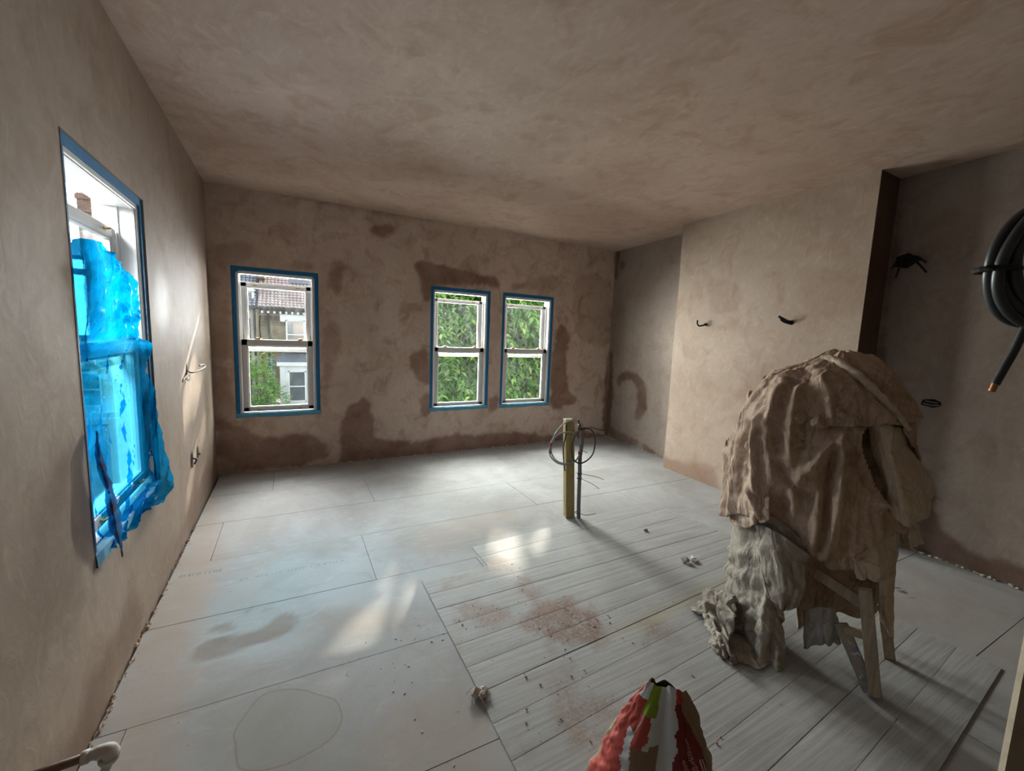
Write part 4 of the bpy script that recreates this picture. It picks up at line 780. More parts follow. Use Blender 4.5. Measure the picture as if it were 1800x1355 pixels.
def bag_pt(u, v, off=0.):
    """u 0..1 round the bag (0 left, .25 towards the camera, .5 right), v 0..1 up"""
    z = .004+.455*v; a = .185*(1-v)**.75*.62+.062+.055*(1-v)-.012*v; b = .125*(1-v)**.65+.005
    th = math.pi+2*math.pi*u; c, s = math.cos(th), math.sin(th)
    p = 3.0-.9*v; r = (abs(c)**p+abs(s)**p)**(-1/p)
    k = vnoise(np.array([u*14]), np.array([v*9]), 61, 3)[0]-.5
    gus = math.exp(-((u-.245)/.035)**2)*(.20+.35*v)+math.exp(-((u-.36-.02*v)/.02)**2)*.16*v - math.exp(-((u-.17)/.02)**2)*.10*v
    r = r*(1-gus)+k*(.10+.30*v)+off*6
    top = v**8*.030*(vnoise(np.array([u*14]), np.array([3.3]), 62, 2)[0]-.3)
    q = BC+EB*(a*r*c)+FB*(b*r*s)+Vector((0, 0, z+top))
    return q+EB*(.006*v)
bag = empty('plaster_bag', BC, 'crumpled red and white paper plaster bag with a green tag', 'bag')
NU, NV = 170, 100; V = [tuple(bag_pt(i/NU, j/NV)) for j in range(NV+1) for i in range(NU)]
F = [(j*NU+i, j*NU+(i+1) % NU, (j+1)*NU+(i+1) % NU, (j+1)*NU+i) for j in range(NV) for i in range(NU)]+[tuple(range(NU))[::-1]]
def bag_mat(u, v):
    w = vnoise(np.array([v*13]), np.array([u*3]), 63, 2)[0]-.5; w2 = vnoise(np.array([u*30]), np.array([v*22]), 66, 2)[0]-.5
    if u > .52: return 4 if v > .55 or u > .9 else 0
    e0 = .195+.03*w+.012*w2-.06*max(0, v-.72)*2; e1 = .30+.03*w+.01*w2+.03*max(0, v-.80)*4
    k = .425+.02*w-.15*max(0, v-.72)*2.0
    if v > .82 and .135+.03*w < u < .205-.05*max(0, v-.86): return 3
    if .10 < u < .17 and v < .70 and abs(u-.118-.2*(.70-v)) < .017+.02*w2: return 2
    if .165 < u < .235 and v < .645+.1*w2: return 4
    if u < e0: return 2 if v > .90 and u > .06 else 0
    if u < e1: return 2
    if v > .94 and u < .40: return 0
    return 1 if u < k else 4
bo = obj('paper_bag', (V, F), [M['bag_red'], M['bag_dark_red'], M['bag_white'], M['bag_green'], M['kraft']], bag, True)
for p in bo.data.polygons:
    k = p.index
    if k < NU*NV: p.material_index = bag_mat((k % NU+.5)/NU, (k//NU+.5)/NV)
def bag_text(txt, u0, v0, du, dv, size, mat, shear=.2):
    """lettering printed on the paper: runs upwards from (u0,v0), following the bag surface"""
    cu = bpy.data.curves.new('t', 'FONT'); cu.body = txt; cu.size = 1; cu.shear = shear; cu.resolution_u = 2
    to = bpy.data.objects.new('t', cu); COL.objects.link(to); dg = bpy.context.evaluated_depsgraph_get(); me = bpy.data.meshes.new_from_object(to.evaluated_get(dg))
    bm = bmesh.new(); bm.from_mesh(me); bmesh.ops.triangulate(bm, faces=bm.faces[:]); bmesh.ops.subdivide_edges(bm, edges=[e for e in bm.edges if e.calc_length() > .25], cuts=2)
    L = max(v.co.x for v in bm.verts)
    for v in bm.verts:
        s, h = v.co.x/L, v.co.y*size; v.co = bag_pt(u0+du*s-h, v0+dv*s, .004)
    bpy.data.objects.remove(to); bpy.data.curves.remove(cu)
    o = obj('lettering', bm, mat, bag, True); o.data.polygons.foreach_set('use_smooth', [False]*len(o.data.polygons))
bag_text('Multifinish', .392, .565, -.020, .195, .036, M['print_pale'])
bag_text('Thistle', .345, .565, -.005, .08, .026, M['print_pale'])
bag_text('multifinish', .150, .69, .012, .13, .015, M['print_white'], .1)
bm = bmesh.new()
for u in (.398, .408):
    c4 = [bag_pt(u, v, .004) for v in np.linspace(.575, .66, 9)]; d4 = [bag_pt(u+.005, v, .004) for v in np.linspace(.575, .66, 9)]
    A = [bm.verts.new(p) for p in c4]; B_ = [bm.verts.new(p) for p in d4]
    for k in range(8): bm.faces.new((A[k], A[k+1], B_[k+1], B_[k]))
obj('print_lines', bm, M['print_pale'], bag)

# ------------------------------------------------------------ pipe stub with elbow, bottom left
M['white_plastic'] = simple('dusty_white_plastic', (.52, .50, .46), .5, 0, .15, 30); M['brown_pipe'] = simple('brown_dusty_pipe', (.17, .115, .085), .5, .2, .35, 30); M['pale_pipe'] = simple('pale_blue_grey_pipe', (.40, .45, .46), .4, 0, .12, 20)
pe = empty('pipe_elbow', (.19, 1.40, 0), 'white plastic elbow joining a brown pipe to a pale pipe, in the bottom left', 'pipe')
E_ = Vector((.205, 1.435, .285)); A_ = Vector((.075, 1.429, .285)); P_ = Vector((.118, 1.557, .0))
obj('brown_pipe', tube([E_.lerp(A_, .10), A_, Vector((.026, 1.427, .285))], .0115, 12), M['brown_pipe'], pe, True)
obj('pale_pipe', tube([E_.lerp(P_, .08), P_], .0115, 12), M['pale_pipe'], pe, True)
d1 = (A_-E_).normalized(); d2 = (P_-E_).normalized(); bm = bmesh.new()
add_tube(bm, spline([E_+d1*.055, E_+d1*.03, E_+(d1+d2)*.004, E_+d2*.03, E_+d2*.05], 5), [.0145]*5+[.0175]*6+[.0185]*5+[.02]*5, 14)
add_tube(bm, [E_+d2*.026, E_+d2*.048], .024, 14); add_tube(bm, [E_+d1*.045, E_+d1*.060], .0175, 14)
obj('elbow_fitting', bm, M['white_plastic'], pe, True)

# ------------------------------------------------------------ black cable coil hanging at the right
CC = Vector((2.263, .306, 1.700)); cc = empty('hanging_cable_coil', CC, 'coil of thick black cable hanging at the right edge of the photo', 'cable')
M['swa'] = simple('black_armoured_cable', (.028, .032, .034), .38, 0, .2, 14, .5)
for k in range(5):
    rr = .128-.016*(k % 3); dd = -.018+.018*(k//3)+.006*(k % 2); pts = []
    for q in range(26):
        a = 2*math.pi*q/26+.3*k
        pts.append(CC+ER*(rr*.90*math.cos(a)+.004*math.sin(3*a+k))+Vector((0, 0, 1))*(rr*1.08*math.sin(a)+.004*math.cos(2*a+k))+ED*(dd+.006*math.sin(2*a+k*2)))
    obj('cable_loop', tube(spline(pts, 3, True)+[Vector(pts[0])], .0115, 10), M['swa'], cc, True)
pathobj('cable_tail', [CC+ER*-.01+Vector((0, 0, -.135)), CC+ER*-.028+Vector((0, 0, -.20)), CC+ER*-.047+Vector((0, 0, -.25)), CC+ER*-.060+Vector((0, 0, -.285))], .0085, M['swa'], cc)
pathobj('copper_end', [CC+ER*-.0595+Vector((0, 0, -.282)), CC+ER*-.066+Vector((0, 0, -.303))], .0065, M['copper'], cc)
pathobj('cable_riser', [CC+ER*.115+Vector((0, 0, .02)), CC+ER*.12+Vector((0, 0, .3)), CC+ER*.10+Vector((0, 0, .7)), CC+ER*.10+Vector((0, 0, 1.1))], .0115, M['swa'], cc)
bm = bmesh.new(); tw = CC+ER*-.104+Vector((0, 0, -.012))
add_tube(bm, [tw+ER*(.036*math.cos(a))+ED*(.036*math.sin(a)) for a in [k*math.pi/8 for k in range(17)]], .007, 6)
add_tube(bm, [tw+ER*-.032-ED*.02, tw+ER*-.045-ED*.025+Vector((0, 0, .003)), tw+ER*-.056-ED*.025], [.007, .006, .001], 6)
obj('tape_tie', bm, M['black'], cc)

# ------------------------------------------------------------ board leaning at the right edge
M['ply'] = _timber('pale_plywood', (.30, .24, .17), (.40, .335, .25), (3, 3, .6))
bd = empty('leaning_board', (2.55, .03, 0), 'tan board standing on edge at the bottom right corner', 'board')
bm = bmesh.new(); n0 = Vector((2.205, .208, .62)); dz = Vector((.10, .016, .46)); a0 = n0-dz*1.34; a1 = n0+dz*1.2; sd = Vector((.30, -.30, 0)); tk = Vector((.012, .012, 0))
vs = [bm.verts.new(p) for p in (a0, a0+sd, a1+sd, a1, a0+tk, a0+sd+tk, a1+sd+tk, a1+tk)]
for f in ((0, 1, 2, 3), (7, 6, 5, 4), (0, 4, 5, 1), (1, 5, 6, 2), (2, 6, 7, 3), (3, 7, 4, 0)): bm.faces.new([vs[k] for k in f])
obj('plywood', bm, M['ply'], bd)

# ------------------------------------------------------------ trestle draped with dust sheets
SIL_L = [(1.446, 0.1), (1.434, 0.035), (1.402, -0.056), (1.356, -0.12), (1.309, -0.171), (1.211, -0.236), (1.09, -0.271), (0.974, -0.294), (0.887, -0.323), (0.775, -0.305), (0.643, -0.301), (0.499, -0.297), (0.346, -0.275)]
SIL_R = [(1.446, 0.1), (1.45, 0.171), (1.432, 0.229), (1.398, 0.269), (1.314, 0.311), (1.235, 0.359), (1.135, 0.393), (1.017, 0.406), (0.884, 0.411), (0.749, 0.418), (0.587, 0.43)]
CAPHEM = [(-0.018, 1.092), (0.041, 1.113), (0.077, 1.137), (0.114, 1.15), (0.182, 1.161), (0.281, 1.182), (0.32, 1.19), (0.351, 1.184)]
SLOT = [(0.188, 1.15), (0.283, 1.177), (0.369, 1.168), (0.421, 0.851), (0.362, 0.773), (0.294, 0.827), (0.233, 0.973)]
RIDGES = [([(-0.069, 1.28), (-0.096, 1.227), (-0.109, 1.074), (-0.095, 0.978), (-0.072, 0.876)], 0.022, 0.03), ([(-0.008, 1.313), (-0.023, 1.252), (-0.027, 1.12), (-0.013, 0.933)], 0.02, 0.03), ([(0.043, 1.34), (0.077, 1.279), (0.107, 1.157)], 0.02, 0.02), ([(0.005, 0.859), (0.058, 0.959), (0.1, 1.049), (0.161, 1.125)], 0.022, 0.032), ([(-0.095, 0.981), (-0.043, 0.896), (0.001, 0.853), (0.061, 0.828), (0.105, 0.905)], 0.018, -0.025), ([(0.127, 1.13), (0.122, 0.857), (0.123, 0.661), (0.108, 0.545)], 0.016, -0.035), ([(0.152, 1.119), (0.149, 0.902), (0.15, 0.694), (0.14, 0.556)], 0.022, 0.028), ([(-0.174, 0.823), (-0.129, 0.721), (-0.075, 0.645), (0.009, 0.593)], 0.018, 0.025), ([(-0.146, 1.15), (-0.155, 1.049), (-0.15, 0.869), (-0.106, 0.755)], 0.02, 0.028), ([(-0.189, 1.116), (-0.194, 0.989), (-0.186, 0.82)], 0.018, -0.02), ([(0.074, 0.905), (0.1, 0.771), (0.095, 0.595)], 0.02, 0.022), ([(0.169, 1.004), (0.235, 0.898), (0.298, 0.84)], 0.02, 0.028), ([(-0.044, 0.8), (-0.01, 0.671), (0.054, 0.581)], 0.025, -0.02), ([(0.184, 1.087), (0.206, 0.967), (0.264, 0.856)], 0.018, -0.022), ([(-0.044, 1.361), (-0.121, 1.248), (-0.162, 1.079), (-0.179, 0.879)], 0.03, 0.015), ([(0.142, 1.303), (0.224, 1.229), (0.299, 1.194)], 0.03, 0.014), ([(0.107, 1.275), (0.172, 1.197), (0.247, 1.181)], 0.025, -0.01), ([(0.006, 1.378), (-0.058, 1.281), (-0.08, 1.173)], 0.02, -0.014), ([(0.185, 1.428), (0.246, 1.357), (0.3, 1.262)], 0.014, 0.014), ([(0.139, 1.425), (0.233, 1.313), (0.305, 1.216)], 0.012, -0.016)]
ROLL = [(0.043, 1.434), (0.1, 1.425), (0.19, 1.349), (0.27, 1.264), (0.325, 1.201), (0.36, 1.153)]
LOWER = [[(-0.283, -0.0, 0.53), (-0.219, -0.18, 0.61), (-0.152, -0.26, 0.672), (-0.08, -0.3, 0.692), (0.004, -0.31, 0.651), (0.08, -0.3, 0.576)], [(-0.284, 0.0, 0.343), (-0.206, -0.2, 0.435), (-0.133, -0.3, 0.502), (-0.06, -0.35, 0.52), (0.019, -0.36, 0.511), (0.081, -0.34, 0.485)], [(-0.288, 0.02, 0.193), (-0.21, -0.2, 0.308), (-0.137, -0.3, 0.368), (-0.059, -0.36, 0.398), (0.02, -0.37, 0.392), (0.085, -0.34, 0.374)], [(-0.267, -0.0, 0.053), (-0.203, -0.2, 0.167), (-0.139, -0.31, 0.237), (-0.07, -0.38, 0.289), (-0.002, -0.38, 0.29), (0.047, -0.33, 0.279)], [(-0.237, -0.05, -0.064), (-0.189, -0.22, 0.04), (-0.136, -0.31, 0.101), (-0.07, -0.36, 0.147), (-0.009, -0.37, 0.167), (0.042, -0.33, 0.168)], [(-0.241, -0.12, -0.163), (-0.19, -0.22, -0.091), (-0.126, -0.31, -0.011), (-0.06, -0.36, 0.042), (0.0, -0.36, 0.064), (0.048, -0.33, 0.069)], [(-0.21, -0.469, 0.006), (-0.163, -0.476, 0.006), (-0.109, -0.468, 0.006), (-0.046, -0.431, 0.006), (0.009, -0.409, 0.006), (0.043, -0.39, 0.006)]]
HEAP = [[(-0.367, -0.03, 0.08), (-0.32, -0.058, 0.12), (-0.263, -0.119, 0.15), (-0.221, -0.278, 0.2)], [(-0.396, -0.146, 0.05), (-0.327, -0.172, 0.1), (-0.265, -0.21, 0.12), (-0.211, -0.321, 0.15)], [(-0.42, -0.2, 0.01), (-0.35, -0.254, 0.06), (-0.278, -0.278, 0.08), (-0.204, -0.336, 0.1)], [(-0.355, -0.239, 0.01), (-0.302, -0.312, 0.05), (-0.248, -0.336, 0.07), (-0.189, -0.393, 0.08)], [(-0.292, -0.362, 0.02), (-0.264, -0.422, 0.07), (-0.216, -0.447, 0.09), (-0.173, -0.453, 0.08)], [(-0.261, -0.444, 0.015), (-0.235, -0.471, 0.06), (-0.191, -0.489, 0.07), (-0.154, -0.483, 0.05)], [(-0.217, -0.487, 0.005), (-0.193, -0.491, 0.02), (-0.161, -0.496, 0.02), (-0.127, -0.484, 0.01)]]
RIGHTP = [[(0.227, -0.2, 1.158), (0.263, -0.24, 1.177), (0.322, -0.2, 1.173), (0.395, -0.05, 1.135)], [(0.252, -0.22, 1.034), (0.29, -0.28, 1.054), (0.342, -0.24, 1.056), (0.411, -0.08, 1.049)], [(0.284, -0.23, 0.952), (0.318, -0.3, 0.98), (0.375, -0.26, 0.983), (0.453, -0.1, 0.968)], [(0.297, -0.22, 0.84), (0.337, -0.3, 0.876), (0.398, -0.26, 0.885), (0.483, -0.1, 0.891)], [(0.33, -0.2, 0.778), (0.364, -0.27, 0.787), (0.416, -0.24, 0.78), (0.492, -0.1, 0.809)], [(0.368, -0.18, 0.738), (0.389, -0.24, 0.757), (0.423, -0.22, 0.76), (0.459, -0.12, 0.755)]]
HANGA = [[(0.231, -0.3, 0.595), (0.268, -0.3, 0.641), (0.319, -0.28, 0.701), (0.374, -0.2, 0.74)], [(0.244, -0.31, 0.541), (0.281, -0.33, 0.569), (0.331, -0.3, 0.6), (0.383, -0.22, 0.622)], [(0.256, -0.3, 0.504), (0.294, -0.32, 0.518), (0.34, -0.3, 0.522), (0.392, -0.22, 0.522)]]
STRIP = [[(0.32, -0.26, 0.552), (0.347, -0.27, 0.567), (0.389, -0.2, 0.577)], [(0.334, -0.26, 0.479), (0.355, -0.28, 0.498), (0.396, -0.2, 0.488)], [(0.343, -0.26, 0.404), (0.365, -0.28, 0.424), (0.404, -0.2, 0.398)], [(0.352, -0.25, 0.336), (0.376, -0.27, 0.332), (0.414, -0.2, 0.295)], [(0.38, -0.22, 0.291), (0.393, -0.24, 0.269), (0.418, -0.2, 0.238)]]
RAG = [[(0.091, -0.22, 0.238), (0.147, -0.25, 0.291), (0.202, -0.25, 0.304), (0.231, -0.22, 0.25)], [(0.1, -0.23, 0.15), (0.156, -0.27, 0.201), (0.2, -0.26, 0.216), (0.24, -0.23, 0.198)], [(0.111, -0.23, 0.055), (0.165, -0.26, 0.108), (0.208, -0.26, 0.141), (0.244, -0.23, 0.146)]]
PIECEC = [[(0.393, -0.1, 0.717), (0.425, -0.12, 0.74), (0.467, -0.05, 0.722)], [(0.403, -0.1, 0.659), (0.435, -0.13, 0.681), (0.48, -0.06, 0.682)], [(0.41, -0.1, 0.613), (0.446, -0.12, 0.636), (0.494, -0.06, 0.641)]]
FOLDD = [[(0.117, -0.29, 0.585), (0.175, -0.3, 0.609), (0.241, -0.29, 0.641)], [(0.137, -0.3, 0.542), (0.19, -0.31, 0.552), (0.246, -0.3, 0.582)], [(0.152, -0.29, 0.502), (0.194, -0.3, 0.517), (0.245, -0.29, 0.543)]]
LOWERB = [[(-0.144, -0.3, 0.63), (-0.072, -0.34, 0.639), (0.009, -0.35, 0.613), (0.085, -0.33, 0.563)], [(-0.109, -0.34, 0.498), (-0.041, -0.38, 0.512), (0.026, -0.39, 0.495), (0.081, -0.35, 0.481)], [(-0.086, -0.37, 0.406), (-0.014, -0.4, 0.38), (0.046, -0.4, 0.377), (0.091, -0.36, 0.403)], [(-0.05, -0.39, 0.326), (0.002, -0.41, 0.308), (0.044, -0.39, 0.305), (0.075, -0.36, 0.33)]]
INNER = [[(-0.005, -0.1, 0.54), (0.123, -0.08, 0.544), (0.248, -0.08, 0.6), (0.361, -0.08, 0.678)], [(0.029, -0.1, 0.368), (0.138, -0.1, 0.395), (0.254, -0.08, 0.444), (0.362, -0.08, 0.485)], [(0.057, -0.1, 0.225), (0.15, -0.12, 0.275), (0.255, -0.1, 0.324), (0.358, -0.08, 0.342)], [(0.084, -0.1, 0.05), (0.157, -0.1, 0.162), (0.239, -0.1, 0.229), (0.361, -0.08, 0.215)]]
SLEEVE = [[(-0.254, -0.05, 1.052), (-0.202, -0.2, 1.064), (-0.155, -0.27, 1.052)], [(-0.302, -0.02, 0.934), (-0.235, -0.18, 0.963), (-0.171, -0.28, 0.975)], [(-0.341, 0.0, 0.863), (-0.252, -0.16, 0.889), (-0.173, -0.28, 0.918)], [(-0.303, -0.02, 0.82), (-0.234, -0.17, 0.846), (-0.169, -0.28, 0.871)], [(-0.284, -0.0, 0.773), (-0.227, -0.15, 0.806), (-0.167, -0.26, 0.828)]]
LOBE = [[(-0.25, -0.05, 0.774), (-0.184, -0.2, 0.817), (-0.124, -0.28, 0.83), (-0.089, -0.3, 0.788)], [(-0.288, -0.02, 0.685), (-0.208, -0.2, 0.742), (-0.141, -0.3, 0.769), (-0.088, -0.33, 0.728)], [(-0.301, 0.0, 0.576), (-0.22, -0.2, 0.654), (-0.149, -0.31, 0.695), (-0.087, -0.34, 0.684)], [(-0.289, -0.02, 0.505), (-0.219, -0.2, 0.549), (-0.151, -0.3, 0.625), (-0.097, -0.33, 0.661)]]
STK = {'leg1': ((0.368, -0.306, 0.008), (0.284, -0.33, 0.481)), 'brace': ((0.352, -0.31, 0.02), (0.227, -0.28, 0.268)), 'rail1': ((0.231, -0.3, 0.255), (0.329, -0.31, 0.268)), 'rail2': ((0.114, -0.24, 0.451), (0.336, -0.29, 0.375)), 'leg2': ((0.453, 0.036, 0.008), (0.336, -0.05, 0.575)), 'foot': ((0.328, -0.266, 0.012), (0.36, -0.31, 0.03))}
LUMPS = [(-0.081, 1.114), (-0.048, 1.138), (-0.036, 1.124), (-0.065, 1.082), (-0.027, 1.075), (-0.007, 1.089), (-0.08, 1.011), (-0.176, 1.203), (0.053, 1.161), (0.122, 1.222), (0.133, 1.203), (-0.025, 1.16)]
TC3 = np.array([2.98, 1.13, 0]); EDn = np.array([.8973, .4414, 0]); ERn = np.array([.4414, -.8973, 0])
def loc2w(P): P = np.asarray(P, float); return TC3+P[..., 0:1]*ERn+P[..., 1:2]*EDn+P[..., 2:3]*np.array([0, 0, 1.])
def _cloth(name, a, b, stain, crust):
    t = NT(name); p = t.pos(); big = t.noise(p, 5, 7, .65, 1.2); fine = t.noise(p, 34, 6, .7); w = t.noise(t.mapping(p, (9, 9, 3)), 3, 7, .7, 1.5)
    wr = t.noise(t.mapping(p, (1.4, 1.4, .7), (.4, .2, .5)), 5.5, 3, .5, 1.0); rid = t.math('ABSOLUTE', t.math('SUBTRACT', wr, .5))
    c = t.mix(t.mr(big, .35, .68), a, b); c = t.mix(t.mr(w, .50, .68, 0, .85), c, stain); c = t.mix(t.mr(fine, .54, .70, 0, .7), c, crust)
    c = t.mix(t.mr(t.noise(p, 13, 6, .7, 1), .60, .72, 0, .55), c, tuple(q*.62 for q in stain))
    h = t.math('ADD', t.math('ADD', t.math('MULTIPLY', fine, .3), t.math('MULTIPLY', w, .7)), t.math('MULTIPLY', t.mr(rid, 0, .10, 1, 0), .5))
    return t.surf(t.pbr(c, .92, t.bump(h, .6, .016), 0, .1))
M['cloth_brown'] = _cloth('plastery_brown_dust_sheet', (.40, .29, .215), (.53, .41, .32), (.31, .20, .14), (.57, .465, .38))
M['cloth_grey'] = _cloth('dusty_grey_dust_sheet', (.31, .28, .235), (.42, .39, .335), (.28, .225, .17), (.26, .205, .155))
M['cloth_pale'] = _cloth('pale_dust_sheet', (.52, .41, .30), (.62, .52, .41), (.42, .315, .225), (.66, .60, .52))
M['rag'] = _cloth('grey_rag', (.36, .36, .345), (.46, .47, .46), (.28, .235, .19), (.24, .19, .15))
ZT = 1.450; AC = .127
_zl = np.array(sorted(SIL_L)); _zr = np.array(sorted(SIL_R))
HEMS = np.array([(-1, .52), (-.9, .57), (-.75, .63), (-.5, .665), (-.2, .60), (-.02, .548), (.15, .56), (.33, .607), (.5, .66), (.7, .72), (1, .70)])
def body(phi, t):
    s = np.cos(phi); front = np.sin(phi) < 0
    zh = np.where(front, np.interp(s, HEMS[:, 0], HEMS[:, 1]), .6+.05*np.sin(5*phi))
    z = ZT-(ZT-zh)*t**1.45
    zz = np.minimum(z, 1.4449); wl = AC-np.interp(zz, _zl[:, 0], _zl[:, 1]); wr = np.interp(zz, _zr[:, 0], _zr[:, 1])-AC
    k = np.clip(t/.25, 0, 1)**.6; wl = wl*k+.05*(1-k)*t/.25; wr = np.maximum(wr*k, 0)
    p = 2.25; r = (np.abs(s)**p+np.abs(np.sin(phi))**p)**(-1/p)
    b = np.where(front, .40, .36)*(((wl+wr)/.94)**.9)
    a = AC+r*s*np.where(s < 0, wl, wr); d = r*np.sin(phi)*b+.02
    return a, d, z
def ridges(a, z, front, amp=1.):
    h = np.zeros(a.shape)
    for pts, w, hh in RIDGES:
        P = spline([(q[0], q[1], 0) for q in pts], 5); D2 = np.full(a.shape, 1e9); T2 = np.zeros(a.shape); n = len(P)-1
        for i, (u, v) in enumerate(zip(P, P[1:])):
            ex, ey = v.x-u.x, v.y-u.y; L = ex*ex+ey*ey+1e-12; tt = np.clip(((a-u.x)*ex+(z-u.y)*ey)/L, 0, 1)
            dd = np.hypot(a-u.x-tt*ex, z-u.y-tt*ey); m = dd < D2; D2 = np.where(m, dd, D2); T2 = np.where(m, (i+tt)/n, T2)
        env = np.clip(np.minimum(T2*6, (1-T2)*6), .15, 1)
        h += hh*env*np.exp(-np.abs(D2/(w*1.1))**1.5)
    return h*front*amp
def drape(nphi, nt, off, seed, crumple):
    phi = np.linspace(0, 2*np.pi, nphi, endpoint=False)[:, None]+np.zeros((1, nt)); t = np.linspace(.015, 1, nt)[None, :]+np.zeros((nphi, 1))
    a, d, z = body(phi, t)
    P = np.stack([a, d, z], 2); du = np.roll(P, -1, 0)-np.roll(P, 1, 0); dv = np.gradient(P, axis=1); N = np.cross(du, dv); N /= np.linalg.norm(N, axis=2)[..., None]+1e-9
    if (N[:, nt//2, :2]*P[:, nt//2, :2]).sum() < 0: N = -N
    front = np.clip(-np.sin(phi)*2.2, 0, 1)
    fo = vnoise(np.cos(phi)*5+20, np.sin(phi)*5+z*1.2+20, seed, 3); cr = vnoise(a*8+30+d*7+z*1.5, z*3.2+d*2-a*1.5, seed+1, 4); fn = vnoise(a*30+d*24+60, z*14+9+a*6, seed+2, 3)
    fo2 = vnoise(np.cos(phi)*2.6+z*.9+40, np.sin(phi)*2.6-z*.5+40, seed+4, 3)
    sharp = lambda q, k: (1-np.abs(2*q-1)*k)
    h = sharp(fo, 2.6)*.015*t+sharp(fo2, 2.8)*.022*(.3+.7*t)+sharp(cr, 3.)*crumple*1.3+sharp(fn, 2.4)*crumple*.42+ridges(a, z, front)*1.55+off(a, z, phi)
    G = P+N*h[..., None]; return G, a, z, phi, t
tr = empty('wooden_trestle', (2.98, 1.13, 0), 'old paint-spotted wooden trestle standing under the brown dust sheets', 'trestle')
NP, NTt = 300, 130
G, a, z, phi, t = drape(NP, NTt, lambda a, z, p: 0*a, 201, .013)
G[..., 2] += .012*(vnoise(phi*6, t*2, 207, 2)-.5)*(t > .95)
slot_in = (sdf_poly(a, z, SLOT) < 0) & (np.sin(phi) < -.05)
F = [(i*NTt+j, i*NTt+j+1, ((i+1) % NP)*NTt+j+1, ((i+1) % NP)*NTt+j) for i in range(NP) for j in range(NTt-1) if not slot_in[i, j]]
F.append(tuple(i*NTt for i in range(NP)))
def cloth(o, th=.005):
    m = o.modifiers.new('thickness', 'SOLIDIFY'); m.thickness = th; m.offset = -1; return o
ds = empty('dust_sheet', (2.98, 1.13, .55), 'big brown plaster-stained dust sheet domed over the trestle', 'dust sheet', None)
cloth(obj('cloth', (loc2w(G).reshape(-1, 3), F), M['cloth_brown'], ds, True))
# the folded-over top layer with its straight hem
ch = np.array(CAPHEM)
G2, a2, z2, phi2, t2 = drape(NP, NTt, lambda a, z, p: .040*np.clip((a+.05)/.07, 0, 1)-.014, 231, .010)
keep = (z2 > np.interp(a2, ch[:, 0], ch[:, 1])-.010) & (a2 > -.07) & (np.sin(phi2) < .25)
F2 = [(i*NTt+j, i*NTt+j+1, ((i+1) % NP)*NTt+j+1, ((i+1) % NP)*NTt+j) for i in range(NP) for j in range(NTt-1) if keep[i, j] and keep[(i+1) % NP, j+1]]
o = cloth(obj('top_fold', (loc2w(G2).reshape(-1, 3), F2), M['cloth_brown'], ds, True)); o['label'] = 'folded-over top layer with a straight hem'
bm = bmesh.new(); bm.from_mesh(o.data); bmesh.ops.delete(bm, geom=[v for v in bm.verts if not v.link_faces], context='VERTS'); bm.to_mesh(o.data); bm.free()
def surf_at(A, Z, off):
    """point of the front of the drape nearest to (A, Z), pushed outwards"""
    m = (G2[..., 0]-A)**2+(G2[..., 2]-Z)**2+(np.sin(phi2) > 0)*9; i, j = np.unravel_index(np.argmin(m), m.shape); q = G2[i, j].copy()
    nd = np.array([q[0]-AC, q[1]-.05, (q[2]-.85)*.9]); nd /= np.linalg.norm(nd); return q+nd*off
rp = spline([loc2w(surf_at(A, Z, .012)) for A, Z in ROLL], 6); n = len(rp)
o = obj('rolled_edge', tube(rp, [.009+.012*math.sin(math.pi*min(1, (k+1)/n*1.1))*(.8+.3*math.sin(k*1.9)) for k in range(n)], 9), M['cloth_pale'], ds, True); o['label'] = 'paler rolled edge running over the top'
bm = bmesh.new()
for k, (A, Z) in enumerate(LUMPS+[(A+.02*math.sin(i*2), Z-.03*math.cos(i*3)) for i, (A, Z) in enumerate(LUMPS[:8])]):
    q = loc2w(surf_at(A, Z, -.004)); lump(bm, q, (.018+.008*(k % 3),)*3, 500+k)
tag(obj('plaster_lumps', bm, M['cloth_brown'], ds), kind='stuff')
def cpatch(name, ctrl, m, crumple, seed, scale, mat, par, pleat=0., freq=18):
    Gp = patch([[loc2w(q) for q in r] for r in ctrl], m, crumple, seed, scale); nr, nc = Gp.shape[:2]
    if pleat:
        u = np.linspace(0, 1, nc)[None, :]; v = np.linspace(0, 1, nr)[:, None]; w = vnoise(u*6+np.zeros((nr, 1)), v*2+np.zeros((1, nc)), seed+9, 2)
        Gp = Gp-EDn*(pleat*np.sin(u*freq+5*w+seed)*(.35+.65*v))[..., None]
    Gp[..., 2] = np.maximum(Gp[..., 2], .006)
    return cloth(obj(name, (Gp.reshape(-1, 3), sheet_faces(nr, nc)), mat, par, True), .004)
cpatch('side_fold', SLEEVE, 10, .045, 301, 11, M['cloth_brown'], ds, .012, 14); cpatch('side_fold', LOBE, 11, .040, 305, 9, M['cloth_brown'], ds, .016, 15)
cpatch('inner_fold', INNER, 9, .05, 344, 6, M['cloth_brown'], ds, .02, 12); cpatch('under_fold', FOLDD, 8, .012, 308, 9, M['cloth_brown'], ds, .01)
dg_ = empty('dust_sheet', (2.8, .95, 0), 'grey dusty dust sheet hanging to the floor at the left of the trestle', 'dust sheet')
cpatch('cloth', LOWER, 12, .050, 311, 9, M['cloth_grey'], dg_, .022, 15); cpatch('overlap', LOWERB, 12, .034, 341, 9, M['cloth_grey'], dg_, .014, 12)
o = cpatch('trailing_end', HEAP, 11, .060, 317, 15, M['cloth_grey'], dg_, .02, 22); o['label'] = 'crumpled end trailing on the floor sheet'
dp = empty('dust_sheet', (3.3, .85, .4), 'pale tan dust sheet hanging down the right side of the trestle', 'dust sheet')
cpatch('cloth', RIGHTP, 12, .024, 321, 8, M['cloth_pale'], dp, .012, 9)
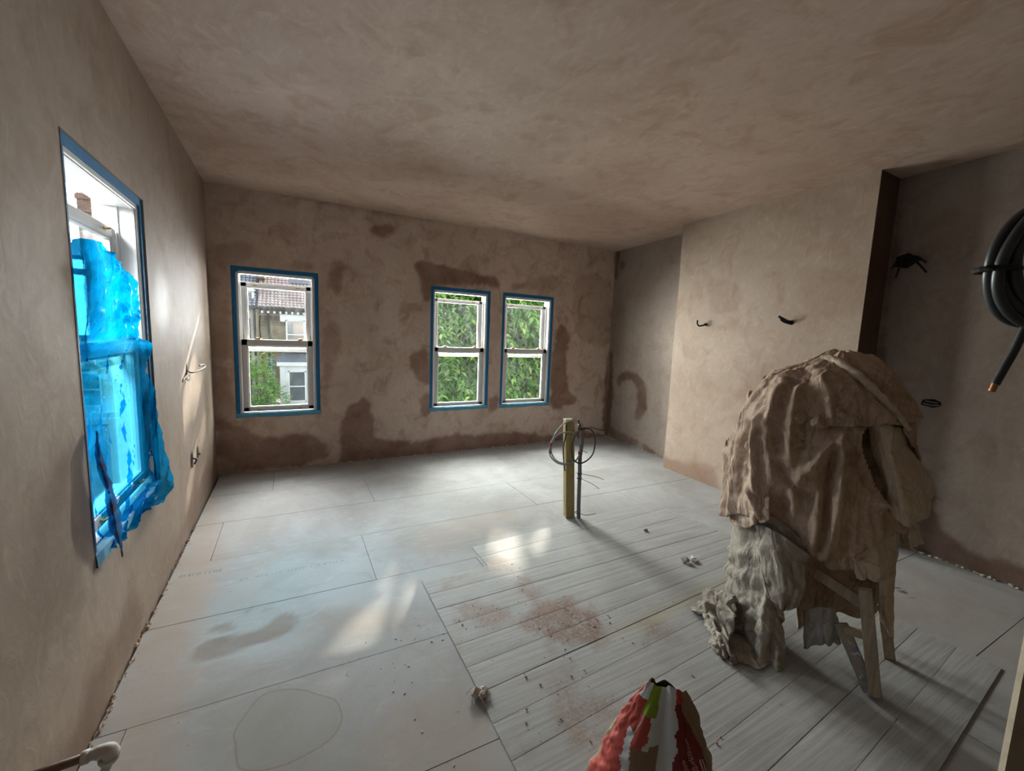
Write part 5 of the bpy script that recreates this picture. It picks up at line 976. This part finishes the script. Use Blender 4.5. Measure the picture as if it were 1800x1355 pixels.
cpatch('lower_fold', HANGA, 9, .022, 325, 9, M['cloth_pale'], dp, .012, 12); cpatch('lower_fold', STRIP, 9, .012, 327, 8, M['cloth_pale'], dp, .012, 8); cpatch('lower_fold', PIECEC, 8, .012, 329, 8, M['cloth_pale'], dp, .008, 8)
rg = empty('rag', (2.86, .9, .15), 'grey rag hanging from the trestle rail under the dust sheets', 'rag')
cpatch('cloth', RAG, 10, .016, 331, 9, M['rag'], rg, .016, 13)
pathobj('loose_thread', [loc2w(q) for q in ((-.10, -.25, .22), (-.095, -.26, .17), (-.10, -.27, .13), (-.09, -.27, .09))], .004, M['rag'], rg, 5)
# trestle: two leg frames, rails, top board
def stick(name, A, B, w, th, mat=None, par=tr):
    A = Vector(loc2w(A)); B = Vector(loc2w(B)); d = (B-A); L = d.length; d.normalize(); s = Vector(EDn)-d*d.dot(Vector(EDn)); s.normalize(); u = d.cross(s)
    Mx = Matrix(((u.x, s.x, d.x, A.x), (u.y, s.y, d.y, A.y), (u.z, s.z, d.z, A.z), (0, 0, 0, 1)))
    return obj(name, box((0, 0, L/2), (w, th, L), .003, Mx), mat or M['old_wood'], par)
def _spot():
    t = NT('paint_spotted_timber'); p = t.pos(); c = t.mix(t.noise(p, 8, 4), (.25, .21, .16), (.36, .32, .26)); c = t.mix(t.mr(t.noise(p, 24, 5, .6, .5), .52, .60, 0, .9), c, (.17, .22, .34)); c = t.mix(t.mr(t.noise(p, 40, 4, .6), .60, .66), c, (.55, .56, .56))
    return t.surf(t.pbr(c, .8))
M['spotted'] = _spot()
stick('leg', *STK['leg1'], .046, .028); stick('leg', *STK['leg2'], .045, .028)
stick('leg', (-.12, -.10, .008), (-.08, -.08, .72), .045, .028); stick('leg', (.10, .26, .008), (.08, .16, .72), .045, .028)
stick('brace', *STK['brace'], .05, .02, M['spotted']); stick('foot_block', *STK['foot'], .045, .02, M['spotted'])
stick('rail', *STK['rail1'], .035, .02); stick('rail', *STK['rail2'], .05, .02)
obj('top_board', box((0, 0, 0), (.38, .34, .025), .004, Matrix.Translation(Vector(loc2w((.10, -.02, .735)))) @ Matrix.Rotation(-YAW, 4, 'Z')), M['old_wood'], tr)
